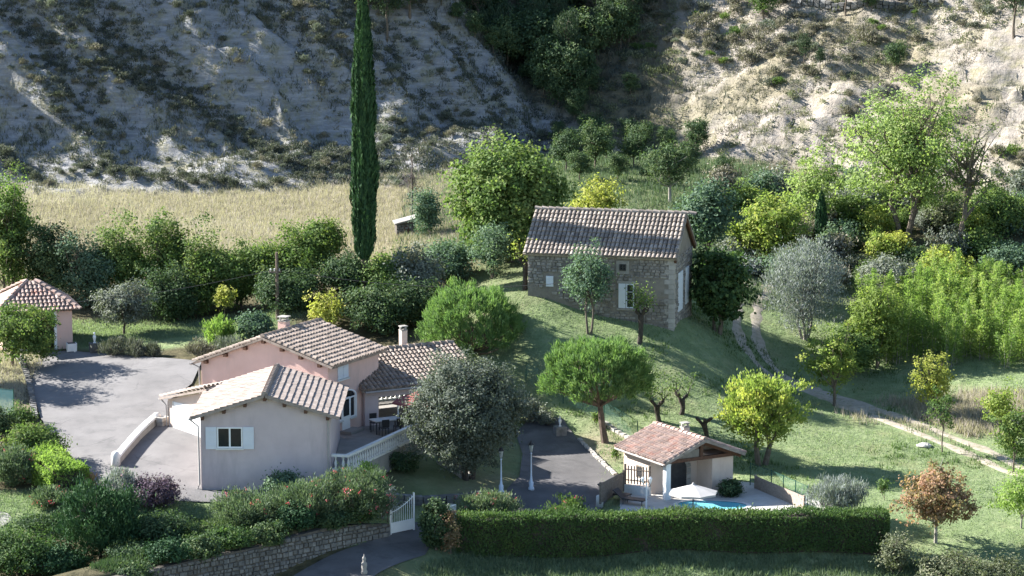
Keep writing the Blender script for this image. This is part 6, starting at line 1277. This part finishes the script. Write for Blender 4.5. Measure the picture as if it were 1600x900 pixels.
def coped_wall(label, line, h, w):
    ln = [Vector(p) for p in line]; t = thing('low_wall', label, 'wall', (*ln[0], hz(*ln[0])))
    def strip(z0, z1, ww, name, mat):
        vs = []
        for k, p in enumerate(ln):
            d = (ln[min(k+1, len(ln)-1)]-ln[max(k-1, 0)]).normalized(); n_ = Vector((-d.y, d.x))*ww/2; z = hz(p.x, p.y)
            vs += [(p.x-n_.x, p.y-n_.y, z+z0), (p.x+n_.x, p.y+n_.y, z+z0), (p.x+n_.x*.8, p.y+n_.y*.8, z+z1), (p.x-n_.x*.8, p.y-n_.y*.8, z+z1)]
        m_ = len(ln)-1; MB().add(vs, [(0, 3, 2, 1), (m_*4, m_*4+1, m_*4+2, m_*4+3)]+[(k*4+i_, k*4+(i_+1) % 4, k*4+4+(i_+1) % 4, k*4+4+i_) for k in range(m_) for i_ in range(4)]).build(name, M[mat], t)
    strip(-.2, h-.1, w, 'wall', 'stone_pale'); strip(h-.098, h, w*1.25, 'coping', 'white_stone')
coped_wall('pale stone kerb wall between driveway and garage ramp', [(-21.1, 150.24), (-20.9, 151.6), (-20.66, 152.96), (-20.43, 154.16), (-20.15, 155.36), (-19.81, 156.64)], .55, .36)
low_wall('short pale wall stub beside the garage corner', [(-19.54, 156.16), (-19.12, 156.8)], .5, .34)
low_wall('stone edging along the left side of the driveway', [(-26.71, 158.16), (-27.67, 162.96), (-28.53, 166.88), (-29.39, 170.24), (-30.01, 172.08)], .26, .28, 'stone_edging', 'stone_grey', .4)
low_wall('pale edging stones along the asphalt bend below the pine', [(3.85, 161.68), (4.42, 159.68), (5, 157.28), (5.7, 154.8)], .18, .2, 'stone_edging', 'stone_pale', .34)
low_wall('stone kerb at the foot of the wire fence by the pine', [(5.35, 164), (5.99, 162.96), (6.76, 161.84), (7.16, 161.04)], .22, .22, 'stone_edging', 'stone_pale', .36)
low_wall('dark stone kerb under the evergreen oak bank', [(-6.18, 147.52), (-4.71, 147.76), (-2.71, 148.64), (-1.02, 149.6)], .5, .3, 'low_wall', 'stone_grey', .4)
low_wall('dry stone wall along the top of the sunlit slope', [(23.49, 243.2), (26.71, 241.04), (30.73, 239.12), (35.23, 237.36)], .6, .4, 'dry_stone_wall', 'stone_grey', .5)
def steps():
    x, y = (-2.91, 152.32); t = thing('garden_steps', 'rough stone steps climbing beside the oak trunk', 'steps', (x, y, hz(x, y)))
    me_ = [mb_mesh(s, 'step', M['stone_pale']) for s in STONES[:3]]
    for k in range(5):
        xx, yy = x+.45-k*.28, y-.5+k*.42; inst('step', me_[k % 3], t, Matrix.Translation((xx, yy, hz(xx, yy)+.08)) @ Matrix.Rotation(R(25), 4, 'Z') @ Matrix.Diagonal((.95, .36, .26, 1)))
steps()
def rock():
    x, y = (23.71, 162.24); rg = np.random.default_rng(2); bm = bmesh.new(); bmesh.ops.create_icosphere(bm, subdivisions=3, radius=1)
    for v in bm.verts:
        c = v.co; k = 1+.3*float(vnoise(c.x*1.5+3, c.y*1.5, c.z*1.5))+.12*float(vnoise(c.x*4, c.y*4, c.z*4)); v.co = Vector((c.x*.42*k, c.y*.3*k, max(c.z*.2*k, -.1)))
    me_ = bpy.data.meshes.new('boulder'); bm.to_mesh(me_); bm.free(); o = link('boulder', me_, M['rock']); o.location = (x, y, hz(x, y)+.05); tag(o, 'pale boulder lying in the lawn next to the track', 'rock')
rock()
def lamp_post(label, x, y, h):
    z = hz(x, y); t = thing('lamp_post', label, 'lamp', (x, y, z)); c = (x, y, z)
    MB().lathe(c, [(.17, 0), (.17, .12), (.12, .2), (.13, .42), (.08, .5), (.06, .7), (.05, .8), (.035, h-.62), (.06, h-.6), (.04, h-.55)], 10).build('post', M['lamp_paint'], t, True)
    ln = MB().lathe(c, [(.07, h-.5), (.15, h-.12)], 6).build('lantern', M['lantern_glass'], t); k = MB().lathe(c, [(.19, h-.12), (.12, h-.02), (.05, h+.04), (.025, h+.12)], 6); k.build('cap', M['metal_dark'], ln)
    mb = MB()
    for q in range(6): a_ = 2*math.pi*(q+.5)/6; mb.tube([(x+.075*math.cos(a_), y+.075*math.sin(a_), z+h-.5), (x+.155*math.cos(a_), y+.155*math.sin(a_), z+h-.12)], .01, 4)
    mb.build('lantern_frame', M['metal_dark'], ln)
lamp_post('pale lamp post with dark lantern nearer the oak tree', *(-0.58, 150.24), 2.45); lamp_post('pale lamp post with lantern at the edge of the asphalt bend', *(1.03, 151.2), 2.6)
def pool_lamp():
    p = (7.06, 147.6, -1.29); z = POOLZ; x, y = p[0], p[1]; t = thing('pool_lamp', 'white twin headed lamp post at the pool terrace corner', 'lamp', (x, y, z)); MB().tube([(x, y, z), (x, y, z+1.5)], .045, 8).build('post', M['white_paint'], t)
    for s in (-1, 1):
        h = MB().tube([(x, y, z+1.4), (x+s*.16, y, z+1.36), (x+s*.2, y, z+1.5)], .02, 5).build('arm', M['white_paint'], t); MB().lathe((x+s*.2, y, z+1.5), [(.05, 0), (.1, .2), (.12, .22), (.03, .32)], 7).build('lantern', M['white_paint'], h)
pool_lamp()
def parasol(name, label, x, y, z0, zt, r, drop, mat, poles='metal_dark'):
    t = thing(name, label, 'parasol', (x, y, z0)); MB().tube([(x, y, z0), (x, y, zt)], .03, 8).build('pole', M[poles], t); MB().lathe((x, y, z0), [(.28, 0), (.28, .06), (.06, .1)], 10).build('base', M['concrete'], t)
    mb = MB(); n = 8; vs = [(x, y, zt)]
    for k in range(n):
        a_ = 2*math.pi*(k+.3)/n; vs += [(x+r*math.cos(a_), y+r*math.sin(a_), zt-drop)]
        b_ = 2*math.pi*(k+.8)/n; vs += [(x+r*.9*math.cos(b_), y+r*.9*math.sin(b_), zt-drop*.98)]
    m_ = 2*n; vs += [(v[0], v[1], v[2]-.10) for v in vs[1:]]
    mb.add(vs, [(0, 1+k, 1+(k+1) % m_) for k in range(m_)]+[(1+k, 1+m_+k, 1+m_+(k+1) % m_, 1+(k+1) % m_) for k in range(m_)]); c = mb.build('canopy', M[mat], t)
    for k in range(n):
        a_ = 2*math.pi*(k+.3)/n; MB().tube([(x, y, zt-.05), (x+r*.97*math.cos(a_), y+r*.97*math.sin(a_), zt-drop-.04)], .012, 4).build('rib', M['metal_dark'], c)
    MB().lathe((x, y, zt), [(.1, -.02), (.06, .04), (.02, .1)], 8).build('finial', M[mat], c)
parasol('parasol', 'open off white parasol beside the swimming pool', *(9.47, 147, -0.98)[:2], POOLZ, .34, 1.32, .42, 'canvas')
parasol('parasol', 'dull red parasol on the terrace half hidden by the oak', -5.05, 156.2, 1.05, 3.55, 1.6, .62, 'canvas_red')
def lounger(label, x, y, rz):
    z = POOLZ; t = thing('sun_lounger', label, 'lounger', (x, y, z)); Q = Fr((x, y), rz)
    mb = MB(); Q.box(mb, 0, 1.25, 0, .6, z+.28, z+.34); mb.build('seat', M['metal_dark'], t); MB().slab([Q.p(1.25, 0, z+.34), Q.p(1.8, 0, z+.75), Q.p(1.8, .6, z+.75), Q.p(1.25, .6, z+.34)], .05).build('backrest', M['metal_dark'], t)
    for u, v in ((.08, .05), (.08, .55), (1.2, .05), (1.2, .55)): MB().tube([Q.p(u, v, z), Q.p(u, v, z+.29)], .025, 6).build('leg', M['metal_dark'], t)
lounger('dark sun lounger next to the white porch column', 7.2, 148.9, R(150)); lounger('dark sun lounger against the wooden screen', 6.4, 150.1, R(145))
def picket_fence(name, label, a, b_, h, z0f, pitch, pw, mat, lift=0.0):
    a, b_ = Vector(a), Vector(b_); d = b_-a; an = math.atan2(d.y, d.x); t = thing(name, label, 'fence', (*((a+b_)/2), z0f((a+b_)/2))); n_ = int(d.length/pitch)
    me_ = mb_mesh(MB().box((0, 0, .5), (1, 1, 1)), 'picket', M[mat])
    for k in range(n_+1):
        p = a+d*(k/n_); z = z0f(p)+lift; inst('picket', me_, t, Matrix.Translation((p.x, p.y, z)) @ Matrix.Rotation(an, 4, 'Z') @ Matrix.Diagonal((pw, .035, h, 1)))
    for f in (.2, .78):
        za, zb_ = z0f(a)+lift+h*f, z0f(b_)+lift+h*f; MB().tube([(a.x, a.y, za), (b_.x, b_.y, zb_)], .03, 4).build('rail', M[mat], t)
    for p in (a, b_): MB().box((p.x, p.y, z0f(p)+lift+h*.5+.02), (.1, .1, h*1.12), an).build('post', M[mat], t)
picket_fence('picket_fence', 'brown picket fence on a white kerb beside the pool house', (6.1, 151.6, -0.73)[:2], (7.38, 151, -0.42)[:2], 1.0, lambda p: (6.71, 151.3, -0.66)[2], .16, .07, 'wood_grey')
picket_fence('wooden_screen', 'dark close boarded wooden screen stepping down to the pool', (6, 151.5, -0.95)[:2], (4.67, 148.6, -1.18)[:2], 1.05, lambda p: -1.05, .17, .16, 'wood_grey')
o = MB().box((((6.1, 151.6, -0.73)[0]+(7.38, 151, -0.42)[0])/2, 151.3, (6.71, 151.3, -0.66)[2]-.35), (1.5, .25, .6), R(-25)).build('kerb_wall', M['white_stone']); tag(o, 'white kerb wall under the brown picket fence', 'wall')
def bollard(name, label, x, y, prof, mat, cat='bollard', zoff=0.0):
    z = hz(x, y)+zoff; o = MB().lathe((0, 0, 0), prof, 12).build(name, M[mat], None, True); o.location = (x, y, z); tag(o, label, cat); return o
bollard('stone_post', 'pale round stone post at the end of the wooden screen', *(4.65, 149.04), [(.2, -.1), (.2, .55), (.16, .62), (.05, .64)], 'white_stone')
bollard('stone_post', 'rounded pale pier ending the driveway kerb wall', *(-21.13, 150.24), [(.24, -.1), (.24, .58), (.2, .7), (.1, .78), (.02, .8)], 'white_stone', 'post')
bollard('stone_post', 'pale pier near the garage ramp top', *(-19.71, 156.64), [(.24, -.1), (.24, .5), (.2, .62), (.1, .68), (.02, .7)], 'white_stone', 'post')
bollard('stone_finial', 'weathered stone figure post by the roadside grass', *(-7.3, 138.32), [(.17, -.1), (.17, .1), (.12, .2), (.15, .4), (.14, .52), (.06, .62), (.1, .72), (.08, .82), (.03, .88), (.015, .98)], 'stone_pale', 'post')
def statue(label, x, y, pl, s):
    z = hz(x, y); t = thing('garden_statue', label, 'statue', (x, y, z)); MB().box((x, y, z+pl/2-.05), (.62, .62, pl+.1), .3).build('plinth', M['stone_grey'], t)
    MB().lathe((x, y, z+pl), [(.14*s, 0), (.14*s, .05*s), (.06*s, .1*s), (.10*s, .3*s), (.15*s, .5*s), (.13*s, .62*s), (.05*s, .7*s), (.09*s, .78*s), (.08*s, .88*s), (.02*s, .95*s)], 10).build('figure', M['white_paint'], t, True)
statue('white statuette on a dark plinth at the asphalt bend', *(2.76, 162.4), .5, .62); statue('white urn on a grey plinth between pavilion and back lawn', *(-25.53, 173.44), .6, .72)
def planter(label, x, y):
    z = hz(x, y); t = thing('planter', label, 'planter', (x, y, z)); MB().box((x, y, z+.3), (.56, .56, .48), .3, 1.06).build('box', M['white_paint'], t)
    for i_ in (-1, 1):
        for j in (-1, 1): MB().box((x+i_*.22, y+j*.22, z+.04), (.09, .09, .1), .3).build('foot', M['white_paint'], t)
    MB().box((x, y, z+.52), (.5, .5, .05), .3).build('soil', M['joint_dark'], t)
planter('white square planter before the pavilion wall', *(-26.99, 173.76)); planter('white square planter under the spreading tree', *(-29.93, 173.76))
def gate():
    a, b_ = Vector((-6.2, 143.45)), Vector((-5.05, 144.5)); d = b_-a; z0 = hz(a.x, a.y)+.05; n_ = 11
    t = thing('garden_gate', 'white metal gate leaf standing open at the entrance', 'gate', (a.x, a.y, z0)); an = math.atan2(d.y, d.x); top = lambda f: z0+1.25+.65*f**1.6
    c = a+d*.5; MB().box((c.x, c.y, z0+.28), (d.length, .04, .5), an).build('lower_panel', M['white_paint'], t)
    for f in (0, 1):
        p = a+d*f; MB().box((p.x, p.y, z0+(top(f)-z0)/2), (.07, .07, top(f)-z0+.06), an).build('frame_post', M['white_paint'], t)
    pts = [(*(a+d*f), top(f)-.12) for f in np.linspace(0, 1, 8)]; MB().tube(pts, .022, 5).build('top_rail', M['white_paint'], t); MB().tube([(*a, z0+.56), (*b_, z0+.56)], .025, 5).build('mid_rail', M['white_paint'], t)
    for k in range(1, n_):
        f = k/n_; p = a+d*f; MB().tube([(p.x, p.y, z0+.55), (p.x, p.y, top(f))], .014, 5).build('bar', M['white_paint'], t)
    a2, b2 = Vector((-3.3, 143.9)), Vector((-2.9, 144.9)); t2 = thing('garden_gate', 'white gate leaf half hidden behind the ivy covered pillar', 'gate', (a2.x, a2.y, z0)); d2 = b2-a2
    for k in range(8):
        p = a2+d2*(k/7); MB().tube([(p.x, p.y, z0), (p.x, p.y, z0+1.5-.04*k)], .018, 5).build('bar', M['white_paint'], t2)
    MB().tube([(*a2, z0+.4), (*b2, z0+.4)], .025, 5).build('rail', M['white_paint'], t2); MB().tube([(*a2, z0+1.3), (*b2, z0+1.2)], .025, 5).build('rail', M['white_paint'], t2)
gate()
def wire_fence(label, line, h, net='net', post='metal_green', gap=2.0, name='wire_fence', zf=None):
    ln = [Vector(p) for p in line]; zf = zf or (lambda p: hz(p.x, p.y)); t = thing(name, label, 'fence', (*ln[0], zf(ln[0]))); mb = MB(); vs = []
    pts = []
    for k in range(len(ln)-1):
        d = ln[k+1]-ln[k]; n_ = max(1, round(d.length/gap))
        pts += [ln[k]+d*(j/n_) for j in range(n_)]
    pts.append(ln[-1])
    for p in pts: vs += [(p.x, p.y, zf(p)+.03), (p.x, p.y, zf(p)+h)]
    mb.add(vs, [(2*k, 2*k+2, 2*k+3, 2*k+1) for k in range(len(pts)-1)]); mb.build('netting', M[net], t)
    for p in pts: MB().tube([(p.x, p.y, zf(p)-.1), (p.x, p.y, zf(p)+h+.05)], .028, 6).build('post', M[post], t)
    MB().tube([(p.x, p.y, zf(p)+h) for p in pts], .012, 4).build('top_wire', M[post], t)
wire_fence('green wire fence along the pool terrace edge', [(13, 153.6, -1.83)[:2], (13.99, 151.8, -1.16)[:2], (15.57, 148, -1.32)[:2]], 1.25, gap=1.6)
wire_fence('green wire fence across the lawn behind the pine trunk', [(0.83, 167.44), (3, 165.76), (5.36, 164.16), (7.18, 161.44)], 1.25, gap=2.2)
wire_fence('teal netting fence along the lower driveway edge', [(-23.86, 149.52), (-22.29, 145.76)], .8, 'net_teal', gap=.9, name='netting_fence'); wire_fence('teal netting screen at the left picture edge', [(-29.15, 159.2), (-27.97, 158.64)], 1.7, 'net_teal', gap=1.2, name='netting_fence')
picket_fence('reed_screen', 'low brown reed screen at the pool terrace edge', (13.22, 152.8, -1.68)[:2], (15.36, 147.9, -1.36)[:2], .72, lambda p: -1.24, .085, .08, 'reed')
def utility_pole():
    x, y = -14.6, 178.2; z = hz(x, y); t = thing('utility_pole', 'brown wooden utility pole with a crossarm above the villa', 'pole', (x, y, z)); zt = (-14.69, 178.2, 8.04)[2]; x = (-14.71, 178.2, 5.78)[0]; t.location.x = x
    MB().tube([(x, y, z-.2), (x, y, zt)], [.13, .09], 8).build('shaft', M['pole_wood'], t)
    ca = MB().box((x-.12, y, zt-1.25), (.75, .09, .09), .15).build('crossarm', M['pole_wood'], t)
    for u in (-.4, -.15, .15): MB().lathe((x+u, y, zt-1.2), [(.02, 0), (.05, .06), (.035, .1), (.05, .14), (.02, .18)], 7).build('insulator', M['white_stone'], ca)
    MB().tube([(x-.35, y, zt-1.25), (x, y, zt-1.75)], .02, 4).build('brace', M['metal_dark'], t)
    for (ax_, ay_, az_), lb in ((((-34.09, 176, 4.92)[0], 176, (-34.09, 176, 4.92)[2]), 'thin cable sagging from the utility pole towards the pavilion'), (((2.71, 172, 5.97)[0], 172.2, 7.0), 'thin cable running from the utility pole to the farmhouse')):
        a_ = np.array([x, y, zt-1.05]); b_ = np.array([ax_, ay_, az_]); pts = [tuple(a_+(b_-a_)*k/14-np.array([0, 0, 1.0*4*(k/14)*(1-k/14)*.6])) for k in range(15)]
        tag(MB().tube(pts, .014, 4).build('cable', M['metal_dark']), lb, 'cable')
utility_pole()
def terrace_set():
    z = 1.06; x, y = -7.0, 156.8
    t = thing('terrace_table', 'pale topped table on the covered terrace', 'table', (x, y, z)); MB().box((x, y, z+.73), (1.7, .9, .05), R(29)).build('table_top', M['white_stone'], t)
    Q = Fr((x, y), R(29))
    for u in (-.75, .75):
        for v in (-.36, .36): MB().tube([Q.p(u, v, z), Q.p(u, v, z+.71)], .03, 6).build('leg', M['metal_dark'], t)
    for k, (u, v, rz, lb) in enumerate(((-.5, -.75, 180, 'dark chair at the balustrade side of the terrace table'), (.4, -.75, 180, 'dark chair next to it at the terrace table'), (1.25, .1, 270, 'dark chair at the end of the terrace table'), (-.3, .8, 0, 'dark chair behind the terrace table'))):
        p = Q.p(u, v, z); C = Fr(p[:2], R(29+rz)); c = thing('terrace_chair', lb, 'chair', p, 'chairs around the terrace table')
        C.box(MB(), -.22, .22, -.22, .22, z+.42, z+.46).build('seat', M['metal_dark'], c); C.box(MB(), -.22, .22, .2, .24, z+.5, z+.92).build('backrest', M['metal_dark'], c)
        for a_ in (-.2, .2):
            for b_ in (-.2, .2): MB().tube([C.p(a_, b_, z), C.p(a_, b_, z+.42)], .018, 5).build('leg', M['metal_dark'], c)
terrace_set()
